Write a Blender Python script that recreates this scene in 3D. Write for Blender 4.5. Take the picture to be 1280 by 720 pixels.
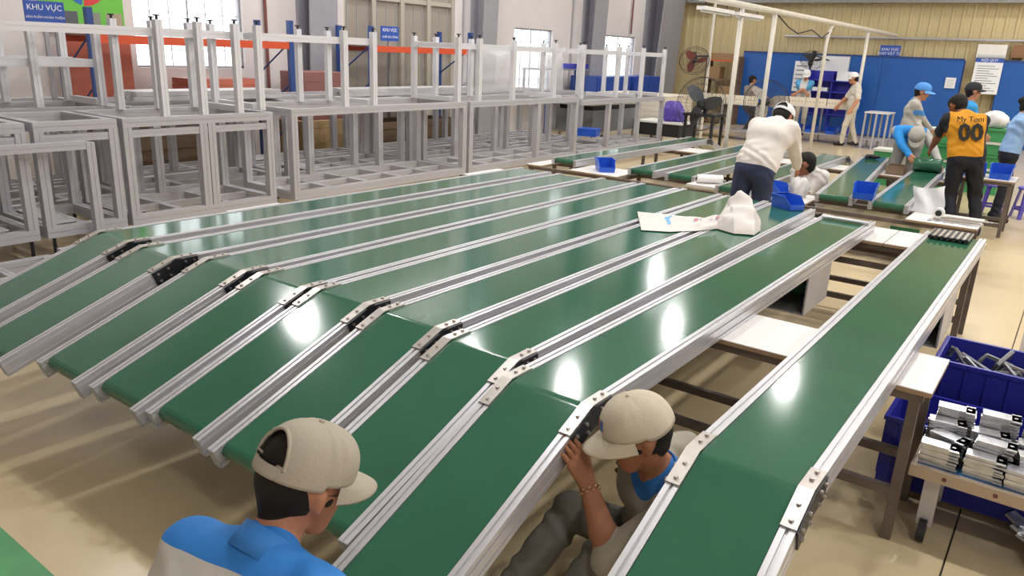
import bpy, bmesh, math, random
import numpy as np
from mathutils import Vector, Matrix

for _o in list(bpy.data.objects):
    bpy.data.objects.remove(_o)
SC = bpy.context.scene
COL = SC.collection
random.seed(7)

# ------------------------------------------------------------------ camera
CAM_H, F_PX = 1.92, 951.8
YAW, PITCH, ROLL = 0.62652, 0.30302, 0.04307
_fw = Vector((-math.sin(YAW) * math.cos(PITCH), math.cos(YAW) * math.cos(PITCH), -math.sin(PITCH)))
_rt = Vector((math.cos(YAW), math.sin(YAW), 0))
_up = _rt.cross(_fw)
_r = math.cos(ROLL) * _rt + math.sin(ROLL) * _up
_u = -math.sin(ROLL) * _rt + math.cos(ROLL) * _up
cam_data = bpy.data.cameras.new('camera')
cam_data.sensor_width = 36.0
cam_data.lens = F_PX / 1280 * 36
cam_data.clip_end = 200
cam = bpy.data.objects.new('camera', cam_data)
COL.objects.link(cam)
cam.matrix_world = Matrix(((_r.x, _u.x, -_fw.x, 0), (_r.y, _u.y, -_fw.y, 0), (_r.z, _u.z, -_fw.z, CAM_H), (0, 0, 0, 1)))
SC.camera = cam

# ------------------------------------------------------------------ world, lights, exposure
SC.view_settings.view_transform = 'Standard'
SC.view_settings.look = 'None'
SC.view_settings.gamma = 1.0
SC.view_settings.use_curve_mapping = False
SC.view_settings.exposure = -0.1
SC.cycles.use_denoising = True
SC.cycles.max_bounces = 7
SC.cycles.sample_clamp_indirect = 6.0
world = bpy.data.worlds.new('daylight')
SC.world = world
world.use_nodes = True
world.node_tree.nodes['Background'].inputs[0].default_value = (0.93, 0.97, 1.0, 1)
world.node_tree.nodes['Background'].inputs[1].default_value = 4.0
LAMP_Z, LAMP_W = 6.3, 72.0
LAMP_SPOTS = [(-9.3, 4.1), (-9.7, 8.3), (-9.9, 12.2), (-7.2, 8.3), (-7.5, 12.5), (-7.4, 17.3), (-4.1, 16.0), (-9.9, 21.4), (-4.0, 4.1), (-4.0, 8.3)]
LAMP_SPOTS += [(x, y) for x in (-1.0, 2.2, 5.0) for y in (-1.2, 4.1, 8.3, 12.5, 16.7, 20.9) if y > 0 or x > 2]


def lin(c):
    if isinstance(c, str):
        c = tuple(int(c[i:i + 2], 16) / 255 for i in (0, 2, 4))
    return tuple(x / 12.92 if x <= 0.04045 else ((x + 0.055) / 1.055) ** 2.4 for x in c[:3]) + (1.0,)


MATS = {}


def mat(name, col, rough=0.5, metal=0.0, var=0.0, vscale=6.0, bump=0.0, bscale=40.0, coat=0.0, col2=None,
        emit=0.0, alpha=1.0, trans=0.0, stretch=None, spec=0.5, rvar=0.0):
    if name in MATS:
        return MATS[name]
    m = bpy.data.materials.new(name)
    m.use_nodes = True
    nt = m.node_tree
    b = nt.nodes['Principled BSDF']
    c = lin(col)
    b.inputs['Base Color'].default_value = c
    b.inputs['Roughness'].default_value = rough
    b.inputs['Metallic'].default_value = metal
    b.inputs['Coat Weight'].default_value = coat
    b.inputs['Coat Roughness'].default_value = 0.1
    b.inputs['Specular IOR Level'].default_value = spec
    b.inputs['Alpha'].default_value = alpha
    b.inputs['Transmission Weight'].default_value = trans
    if emit:
        b.inputs['Emission Color'].default_value = c
        b.inputs['Emission Strength'].default_value = emit
    if var or bump or rvar:
        tc = nt.nodes.new('ShaderNodeTexCoord')
        mp = nt.nodes.new('ShaderNodeMapping')
        nt.links.new(tc.outputs['Object'], mp.inputs['Vector'])
        if stretch:
            mp.inputs['Scale'].default_value = stretch
        if var or rvar:
            n = nt.nodes.new('ShaderNodeTexNoise')
            n.inputs['Scale'].default_value = vscale
            n.inputs['Detail'].default_value = 5
            nt.links.new(mp.outputs[0], n.inputs['Vector'])
        if var:
            mx = nt.nodes.new('ShaderNodeMix')
            mx.data_type = 'RGBA'
            c2 = lin(col2) if col2 else tuple(x * (1 - var) for x in c[:3]) + (1,)
            c1 = c if col2 else tuple(min(1, x * (1 + var * 0.5)) for x in c[:3]) + (1,)
            mx.inputs[6].default_value = c1
            mx.inputs[7].default_value = c2
            rp = nt.nodes.new('ShaderNodeValToRGB')
            rp.color_ramp.elements[0].position = 0.35
            rp.color_ramp.elements[1].position = 0.68
            nt.links.new(n.outputs['Fac'], rp.inputs[0])
            nt.links.new(rp.outputs[0], mx.inputs[0])
            nt.links.new(mx.outputs[2], b.inputs['Base Color'])
        if rvar:
            ma = nt.nodes.new('ShaderNodeMapRange')
            ma.inputs['To Min'].default_value = max(0.02, rough - rvar)
            ma.inputs['To Max'].default_value = rough + rvar
            nt.links.new(n.outputs['Fac'], ma.inputs['Value'])
            nt.links.new(ma.outputs[0], b.inputs['Roughness'])
        if bump:
            n2 = nt.nodes.new('ShaderNodeTexNoise')
            n2.inputs['Scale'].default_value = bscale
            n2.inputs['Detail'].default_value = 3
            nt.links.new(mp.outputs[0], n2.inputs['Vector'])
            bp = nt.nodes.new('ShaderNodeBump')
            bp.inputs['Strength'].default_value = bump
            bp.inputs['Distance'].default_value = 0.01
            nt.links.new(n2.outputs['Fac'], bp.inputs['Height'])
            nt.links.new(bp.outputs[0], b.inputs['Normal'])
    MATS[name] = m
    return m


# ------------------------------------------------------------------ mesh helpers
class MB:
    def __init__(s):
        s.v, s.f, s.mi, s.sm = [], [], [], []
        s.cur = 0
        s.smooth = False

    def add(s, vs, fs, M=None):
        o = len(s.v)
        for p in vs:
            p = Vector(p)
            s.v.append(tuple(M @ p) if M is not None else tuple(p))
        for f in fs:
            s.f.append(tuple(i + o for i in f))
            s.mi.append(s.cur)
            s.sm.append(s.smooth)
        return s

    def box(s, c, d, M=None):
        x, y, z = d[0] / 2, d[1] / 2, d[2] / 2
        vs = [(c[0] + a * x, c[1] + b * y, c[2] + e * z) for e in (-1, 1) for b in (-1, 1) for a in (-1, 1)]
        return s.add(vs, [(0, 2, 3, 1), (4, 5, 7, 6), (0, 1, 5, 4), (2, 6, 7, 3), (0, 4, 6, 2), (1, 3, 7, 5)], M)

    def bb(s, a, b, M=None):
        return s.box([(p + q) / 2 for p, q in zip(a, b)], [abs(q - p) for p, q in zip(a, b)], M)

    def tube(s, pts, r, n=8, cap=True, M=None):
        pts = [Vector(p) for p in pts]
        rs = r if isinstance(r, (list, tuple)) else [r] * len(pts)
        rings, prev = [], None
        for i, p in enumerate(pts):
            d = (pts[min(i + 1, len(pts) - 1)] - pts[max(i - 1, 0)])
            d = d.normalized() if d.length > 1e-9 else Vector((0, 0, 1))
            a = prev if prev is not None else (Vector((0, 0, 1)) if abs(d.z) < .9 else Vector((1, 0, 0)))
            a = (a - d * a.dot(d)).normalized()
            prev = a
            b = d.cross(a)
            rings.append([p + (a * math.cos(t) + b * math.sin(t)) * rs[i] for t in [2 * math.pi * k / n for k in range(n)]])
        vs = [q for R in rings for q in R]
        fs = [(i * n + k, i * n + (k + 1) % n, (i + 1) * n + (k + 1) % n, (i + 1) * n + k) for i in range(len(pts) - 1) for k in range(n)]
        if cap:
            fs += [tuple(range(n))[::-1], tuple((len(pts) - 1) * n + k for k in range(n))]
        return s.add(vs, fs, M)

    def lathe(s, prof, n=16, M=None, closed=False):
        vs, fs = [], []
        for r, z in prof:
            for k in range(n):
                t = 2 * math.pi * k / n
                vs.append((r * math.cos(t), r * math.sin(t), z))
        m = len(prof)
        for i in range(m - 1):
            for k in range(n):
                fs.append((i * n + k, i * n + (k + 1) % n, (i + 1) * n + (k + 1) % n, (i + 1) * n + k))
        if not closed:
            if prof[0][0] > 1e-6:
                fs.append(tuple(range(n))[::-1])
            if prof[-1][0] > 1e-6:
                fs.append(tuple((m - 1) * n + k for k in range(n)))
        return s.add(vs, fs, M)

    def prism(s, poly, a, b, axis='y', M=None):
        """extrude a 2D polygon; axis y: poly is (x,z); axis x: poly is (y,z); axis z: poly is (x,y)"""
        def P(p, t):
            return (p[0], t, p[1]) if axis == 'y' else ((t, p[0], p[1]) if axis == 'x' else (p[0], p[1], t))
        n = len(poly)
        vs = [P(p, a) for p in poly] + [P(p, b) for p in poly]
        fs = [(i, (i + 1) % n, n + (i + 1) % n, n + i) for i in range(n)]
        fs += [tuple(range(n))[::-1], tuple(range(n, 2 * n))]
        return s.add(vs, fs, M)

    def mesh(s, name, mats, recalc=True):
        me = bpy.data.meshes.new(name)
        me.from_pydata(s.v, [], s.f)
        for m in (mats if isinstance(mats, (list, tuple)) else [mats]):
            me.materials.append(m)
        me.polygons.foreach_set('material_index', s.mi)
        me.polygons.foreach_set('use_smooth', s.sm)
        if recalc:
            bm = bmesh.new()
            bm.from_mesh(me)
            bmesh.ops.recalc_face_normals(bm, faces=bm.faces)
            bm.to_mesh(me)
            bm.free()
        me.update()
        return me

    def build(s, name, mats, parent=None, **kw):
        return link(name, s.mesh(name, mats), parent, **kw)


def link(name, data, parent=None, loc=None, rot=None, scale=None):
    o = bpy.data.objects.new(name, data)
    COL.objects.link(o)
    if parent is not None:
        o.parent = parent
    if loc is not None:
        o.location = loc
    if rot is not None:
        o.rotation_euler = rot
    if scale is not None:
        o.scale = scale
    return o


def tag(o, label=None, cat=None, group=None, kind=None):
    if label:
        o['label'] = label
    if cat:
        o['category'] = cat
    if group:
        o['group'] = group
    if kind:
        o['kind'] = kind
    return o


def thing(name, label, cat, loc=(0, 0, 0), rz=0.0, group=None):
    o = link(name, None, loc=loc, rot=(0, 0, rz))
    o.empty_display_size = 0.1
    return tag(o, label, cat, group)


def copy_tree(o, parent=None, label=None, loc=None, rz=None):
    c = o.copy()
    COL.objects.link(c)
    c.parent = parent
    if loc is not None:
        c.location = loc
    if rz is not None:
        c.rotation_euler = (0, 0, rz)
    if label:
        c['label'] = label
    for ch in list(o.children):
        k = copy_tree(ch, c)
        k.matrix_parent_inverse = ch.matrix_parent_inverse.copy()
    return c


def bx(name, a, b, m, parent=None, **kw):
    return MB().bb(a, b).build(name, m, parent, **kw)


def structure(o):
    return tag(o, kind='structure')


def text_mesh(name, body, size, m, parent, loc, rot, align='CENTER', extrude=0.001, xs=1.0, bold=0.0):
    cu = bpy.data.curves.new(name, 'FONT')
    cu.body = body
    cu.size = size
    cu.align_x = align
    cu.align_y = 'CENTER'
    cu.extrude = extrude
    cu.resolution_u = 2
    cu.offset = bold
    t = bpy.data.objects.new(name, cu)
    COL.objects.link(t)
    dg = bpy.context.evaluated_depsgraph_get()
    me = bpy.data.meshes.new_from_object(t.evaluated_get(dg))
    bpy.data.objects.remove(t)
    me.materials.clear()
    me.materials.append(m)
    return link(name, me, parent, loc=loc, rot=rot, scale=(xs, 1, 1))


# ------------------------------------------------------------------ materials
ALU = mat('brushed_aluminium', 'd0d0d6', 0.33, 0.6, var=0.03, vscale=9)
ALU_DULL = mat('anodised_aluminium', 'b9b8be', 0.42, 0.45, var=0.10, vscale=3)
STEEL = mat('stainless_steel', 'c4bfba', 0.32, 0.9, var=0.1, vscale=20)
BLACK_PLATE = mat('black_coated_steel', '23262c', 0.4, 0.3, bump=.05)
BELT = mat('green_pvc_belt', '2b6049', 0.12, 0, var=0.14, vscale=2.2, bump=.03, bscale=3.0, spec=.5, rvar=.05)
BELT_EDGE = mat('roller_rubber', '1a5a3a', 0.5)
TUBE_STEEL = mat('brown_grey_steel', '6c625c', 0.5, 0.3, var=0.25, vscale=8)
BOARD = mat('white_laminate', 'dcd9d8', 0.35, 0, var=0.05, vscale=3)
BOARD_EDGE = mat('chipboard_edge', '9c8468', 0.7)
WHITE = mat('white_paint', 'e6e4e2', 0.5, var=.04)
DARK = mat('dark_plastic', '202226', 0.5)
BLUE_BIN = mat('blue_bin_plastic', '1f56c4', 0.32, var=.08)
NAVY_BIN = mat('deep_blue_crate_plastic', '2b2f9c', 0.38, var=.08)
# ------------------------------------------------------------------ lamps of the hall
LAMP_CASE = mat('lamp_case', 'b8bcc0', 0.4, 0.5)
LAMP_GLASS = mat('lamp_glass', 'ffffff', 0.3, emit=30.0)


def make_lamp():
    t = thing('high_bay_lamp', 'round high bay lamp hanging under the hall ceiling', 'lamp', group='ceiling lamps of the hall')
    b = MB()
    b.smooth = True
    b.lathe([(0.05, .32), (.11, .30), (.12, .16), (.27, .02), (.28, 0), (.26, 0), (.1, .14)], 20)
    b.build('reflector', LAMP_CASE, t)
    MB().lathe([(.001, .012), (.25, .012), (.25, .004), (.001, .004)], 20).build('lens', LAMP_GLASS, t)
    MB().tube([(0, 0, .31), (0, 0, 1.2)], .012, 6).build('cord', DARK, t)
    return t


lamp0 = make_lamp()
ld = bpy.data.lights.new('lamp_light', 'AREA')
ld.shape = 'DISK'
ld.size = 0.32
ld.energy = LAMP_W
ld.color = (1.0, 0.985, 0.95)
link('lamp_light', ld, lamp0, loc=(0, 0, -0.02))
for i, (lx, ly) in enumerate(LAMP_SPOTS):
    o = lamp0 if i == 0 else copy_tree(lamp0)
    o.location = (lx, ly, LAMP_Z)

# ------------------------------------------------------------------ floor
FLOOR = mat('polished_beige_floor', 'cfbd9b', 0.22, 0, var=0.10, vscale=0.9, col2='c2ae8a', spec=.5, rvar=.08)
GROUT = mat('floor_joint', '57503f', 0.9)
GREEN_PAINT = mat('green_floor_paint', '4f9a63', 0.35, var=.15)
FX0, FX1, FY0, FY1 = -11.6, 7.0, -4.5, 24.6
fl = structure(bx('floor', (FX0, FY0, -.12), (FX1, FY1, -.012), GROUT))
xs = [FX0, -8.13, -.09, 3.4, FX1]
ys = [FY0, -1.2, 9.9, 17.0, FY1]
for i in range(len(xs) - 1):
    for j in range(len(ys) - 1):
        g = .004
        bx('floor_slab', (xs[i] + g, ys[j] + g, -.012), (xs[i + 1] - g, ys[j + 1] - g, 0), FLOOR, fl)
structure(bx('trim_1', (-9.9, .78, 0), (-1.9, .935, .002), GREEN_PAINT))
structure(bx('trim_2', (-9.9, 2.5, 0), (-9.75, 16, .002), GREEN_PAINT))

# ------------------------------------------------------------------ left wall (x = -11.2)
WX = -11.2
PLASTER = mat('white_plaster', 'dcd6d6', 0.8, var=.05, vscale=1.2)
COLUMN = mat('grey_column_paint', '9a9aa2', 0.6, var=.05)
WIN_FRAME = mat('window_bar_steel', 'a4a6ac', 0.5, .3)
GLASS = mat('window_glass', 'f2f6f8', 0.05, alpha=.15)
GATE = mat('gate_sheet', '9b948a', 0.6, var=.08, vscale=2)
GATE_RIB = mat('gate_rib', 'b3aca0', 0.55)
ROOF_Z = 7.4
openings = [(6.0, 7.8, 1.45, 3.3), (9.92, 13.0, 0, 4.6), (15.13, 16.75, .95, 2.42), (19.38, 21.15, .95, 2.42)]
w = MB()
ycur = FY0
for (a, b_, z0, z1) in openings:
    if a == 19.38:
        w.bb((WX - .22, ycur, 0), (WX, a, 3.4))
        w.bb((WX - .22, ycur, 4.4), (WX, a, ROOF_Z))
        w.bb((WX - .22, ycur, 3.4), (WX, 17.05, 4.4))
        w.bb((WX - .22, 17.85, 3.4), (WX, a, 4.4))
    else:
        w.bb((WX - .22, ycur, 0), (WX, a, ROOF_Z))
    if z0 > 0:
        w.bb((WX - .22, a, 0), (WX, b_, z0))
    w.bb((WX - .22, a, z1), (WX, b_, ROOF_Z))
    ycur = b_
w.bb((WX - .22, ycur, 0), (WX, FY1, ROOF_Z))
structure(w.build('wall_left', PLASTER))


def window(n, y0, y1, z0, z1, nv, nh):
    o = MB()
    t = .03
    for a, b_ in (((WX - .14, y0, z0), (WX - .06, y0 + t, z1)), ((WX - .14, y1 - t, z0), (WX - .06, y1, z1)),
                  ((WX - .14, y0, z0), (WX - .06, y1, z0 + t)), ((WX - .14, y0, z1 - t), (WX - .06, y1, z1))):
        o.bb(a, b_)
    fr = structure(o.build('window_%d' % n, WIN_FRAME))
    for k in range(1, nv):
        y = y0 + (y1 - y0) * k / nv
        th = .014 if k * 2 == nv else .005
        bx('window_bar', (WX - .11, y - th, z0), (WX - .09, y + th, z1), WIN_FRAME, fr)
    for k in range(1, nh):
        z = z0 + (z1 - z0) * k / nh
        bx('window_bar', (WX - .115, y0, z - .005), (WX - .085, y1, z + .005), WIN_FRAME, fr)
    bx('pane', (WX - .105, y0 + t, z0 + t), (WX - .1, y1 - t, z1 - t), GLASS, fr)


window(1, *openings[0], 6, 7)
window(2, *openings[2], 4, 5)
window(3, *openings[3], 6, 8)
window(4, 17.05, 17.85, 3.4, 4.4, 2, 3)

# gate of ribbed sheet panels
gt = MB()
gy0, gy1, gz1 = 9.94, 12.98, 4.58
gt.bb((WX - .12, gy0, 0), (WX - .1, gy1, gz1))
gate = structure(gt.build('door_1', GATE))
for k in range(5):
    y = gy0 + (gy1 - gy0) * k / 4
    bx('door_rib', (WX - .1, max(gy0, y - .05), 0), (WX - .03, min(gy1, y + .05), gz1), GATE_RIB, gate)
for z in (.05, .95, 1.85, 2.75, 3.65, 4.5):
    bx('door_rail', (WX - .1, gy0, z - .04), (WX - .05, gy1, z + .04), GATE_RIB, gate)
for k in range(12):
    y = gy0 + (gy1 - gy0) * (k + .5) / 12
    bx('door_seam', (WX - .1, y - .008, 0), (WX - .092, y + .008, gz1), WIN_FRAME, gate)


def column(n, y0, y1, d=.35):
    o = MB()
    o.bb((WX, y0, 0), (WX + .03, y1, ROOF_Z))
    o.prism([(WX + .03, 0), (WX + d * .8, 0), (WX + d * 1.35, ROOF_Z), (WX + .03, ROOF_Z)], (y0 + y1) / 2 - .02, (y0 + y1) / 2 + .02, 'y')
    o.prism([(WX + d * .8, 0), (WX + d * .8 + .03, 0), (WX + d * 1.35 + .03, ROOF_Z), (WX + d * 1.35, ROOF_Z)], y0, y1, 'y')
    structure(o.build('trim_%d' % n, COLUMN))


column(3, 8.85, 9.45)
column(4, 13.5, 14.0)
column(5, 18.1, 18.75)
column(6, 21.6, 23.0, .55)
for (y, z0, z1) in ((8.2, 0, 4), (17.6, 0, 5), (13.25, 0, 5), (20.75, 2.5, 5)):
    b = MB()
    b.tube([(WX + .05, y, z0), (WX + .05, y, z1)], .025, 6)
    tag(b.build('drain_pipe', mat('red_brown_pipe', '7d4a44', .5) if y in (8.2, 20.75) else ALU_DULL),
        {8.2: 'red brown pipe on the wall beside the wide barred window', 17.6: 'thin grey pipe on the wall beside the middle column',
         13.25: 'thin grey pipe on the wall beside the grey gate', 20.75: 'red brown pipe over the narrow barred window'}[y], 'pipe', 'wall pipes')

# ------------------------------------------------------------------ back wall (y = 24)
BY = 24.0
CREAM = mat('cream_corrugated_sheet', 'c9b98f', 0.55, var=.06, vscale=.8)
prof = []
x = FX0
while x < FX1:
    prof += [(x, BY), (x + .14, BY), (x + .16, BY - .03), (x + .22, BY - .03), (x + .24, BY)]
    x += .25
o = MB()
n = len(prof)
o.add([(p[0], p[1], 0) for p in prof] + [(p[0], p[1], ROOF_Z) for p in prof], [(i, i + 1, n + i + 1, n + i) for i in range(n - 1)])
o.bb((FX0, BY + .01, 0), (FX1, BY + .1, ROOF_Z))
structure(o.build('wall_back', CREAM))
structure(bx('trim_7', (-10.9, BY - .35, 3.55), (FX1, BY - .12, 3.85), mat('grey_girt', '8d8d8c', .6)))
structure(bx('wall_front', (FX0, FY0 - .2, 0), (FX1, FY0, ROOF_Z), PLASTER))
structure(bx('wall_right', (FX1, FY0, 0), (FX1 + .2, FY1, ROOF_Z), PLASTER))
CEIL = mat('light_grey_roof_sheet', 'dcdde0', 0.7)
structure(bx('ceiling', (FX0, FY0, ROOF_Z), (FX1, FY1, ROOF_Z + .08), CEIL))

BLUE_PANEL = mat('glossy_blue_panel', '2a5fae', 0.22, var=.06, vscale=.7)
BLUE_EDGE = mat('blue_panel_edge', '1f3f7d', 0.4)


def partition(label, x0, x1, npan, z1=2.13):
    t = thing('partition_wall', label, 'partition', ((x0 + x1) / 2, BY - .4, 0))
    wv = (x1 - x0) / npan
    for k in range(npan):
        a = x0 + k * wv - (x0 + x1) / 2
        bx('panel', (a + .004, -.03, .02), (a + wv - .004, .03, z1), BLUE_PANEL, t)
    bx('top_rail', (x0 - (x0 + x1) / 2, -.04, z1), ((x1 - x0) / 2, .04, z1 + .05), BLUE_EDGE, t)
    for k in range(npan + 1):
        a = x0 + k * wv - (x0 + x1) / 2
        bx('post', (a - .025, .03, 0), (a + .025, .09, z1), BLUE_EDGE, t)
    return t


partition('glossy blue partition of wide panels behind the inspection bench', -8.77, -2.88, 3)
partition('glossy blue partition beside the framed white notice', -2.03, 3.2, 3)
# conduit pipe along the back wall
b = MB()
b.tube([(-7.7, BY - .12, 2.64), (-1.0, BY - .12, 2.66), (6.5, BY - .12, 2.68)], .035, 8)
t = b.build('conduit_pipe', ALU_DULL)
tag(t, 'long grey conduit pipe running along the cream wall', 'pipe')

SIGN_BLUE = mat('sign_blue', '2f55b0', .4)
PAPER = mat('white_paper', 'e9ebf0', .7)
INK = mat('grey_print', '70767e', .8)
SIGN_WHITE = mat('sign_white', 'f2f4f8', .6)


def sign_back(name, label, cx, cz, wd, ht, y, lines, m=SIGN_BLUE, cat='sign', pole=None):
    t = thing(name, label, cat, (cx, y, cz - ht / 2))
    bx('plate', (-wd / 2, -.012, 0), (wd / 2, .012, ht), m, t)
    for (txt, z, s) in lines:
        text_mesh('lettering', txt, s, SIGN_WHITE, t, (0, -.014, z), (math.pi / 2, 0, 0))
    return t


sign_back('hanging_sign', 'blue store area sign above the blue partition on the cream wall', -4.73, 2.3, .52, .32, BY - .3,
          [('KHU VỰC', .21, .1), ('KHO VẬT TƯ', .1, .1)])
t = sign_back('notice_board', 'framed white rules notice with a blue header strip by the partition gap', -2.31, 1.77, .62, .88, BY - .5, [('NỘI QUY', .83, .09)], PAPER, 'notice')
bx('header', (-.31, -.0135, .78), (.31, -.012, .88), SIGN_BLUE, t)
for k in range(11):
    bx('print_line', (-.24, -.0135, .08 + k * .06), (.24 - .1 * (k % 3), -.012, .095 + k * .06), INK, t)
t = sign_back('notice_sheet', 'small white paper notice stuck on the blue partition', -3.1, 1.56, .24, .27, BY - .46, [], PAPER, 'paper')
for k in range(4):
    bx('print_line', (-.09, -.0135, .05 + k * .05), (.08, -.012, .058 + k * .05), INK, t)
t = thing('air_conditioner', 'white wall air conditioner above the framed notice', 'air conditioner', (-2.3, BY - .15, 2.22))
bx('case', (-.35, -.22, 0), (.3, .1, .33), WHITE, t)
bx('flap', (-.33, -.235, .02), (.28, -.22, .08), mat('ac_flap', 'c9c9c7', .5), t)
t = bx('wall_carton', (-.14, -.1, 0), (.14, .15, .3), mat('brown_card', '8f6a4e', .8), loc=(-1.75, BY - .2, 2.25))
tag(t, 'small brown carton beside the air conditioner', 'box')
# white boards and blue document rack behind the inspection bench
t = thing('white_board', 'large white board on the blue partition behind the document rack', 'board', (-6.2, BY - .47, 1.45))
bx('sheet', (-.5, -.01, 0), (.5, .01, .66), PAPER, t)
bx('rim', (-.52, .011, -.02), (.52, .018, .68), ALU_DULL, t)
t = thing('poster_board', 'narrow white poster beside the white board', 'poster', (-6.98, BY - .47, 1.1))
bx('sheet', (-.2, -.01, 0), (.2, .01, .85), PAPER, t)
for k in range(6):
    bx('print_line', (-.15, -.012, .1 + k * .12), (.14, -.01, .13 + k * .12), INK, t)
t = thing('document_rack', 'violet blue document rack with white papers in its trays', 'rack', (-5.85, BY - 1.2, 0))
RACKB = mat('violet_blue_rack', '3436a8', .4)
bx('back', (-.62, .2, .5), (.62, .23, 1.72), RACKB, t)
for k in range(4):
    bx('shelf', (-.62, -.15, .55 + k * .3), (.62, .2, .575 + k * .3), RACKB, t)
for s in (-.62, 0, .61):
    bx('upright', (s - .012, -.15, 0), (s + .012, .2, 1.72), RACKB, t)
for k, (px, pz) in enumerate(((-.3, 1.19), (-.35, .9), (.3, 1.3))):
    p = bx('paper_stack', (-.2, -.14, 0), (.2, .1, (.1, .1, .25)[k]), PAPER, loc=(-5.85 + px, BY - 1.2, (1.177, .877, 1.477)[k]))
    tag(p, ('stack of white papers on an upper rack tray', 'stack of white papers on a lower rack tray', 'upright white papers in the rack corner')[k], 'papers')
# ------------------------------------------------------------------ belt conveyors
def rail_profile(w=.042, h=.085):
    a, d = .0045, .008
    R = [(w / 2, 0)]
    for zc in (-.021, -.064):
        R += [(w / 2, zc + a), (w / 2 - d, zc + a), (w / 2 - d, zc - a), (w / 2, zc - a)]
    R += [(w / 2, -h)]
    Lf = [(-x_, z_) for x_, z_ in R[::-1]]
    return [(a, -d), (a, 0)] + R + Lf + [(-a, 0), (-a, -d)]


PROF = rail_profile()
ZR = .79


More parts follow.
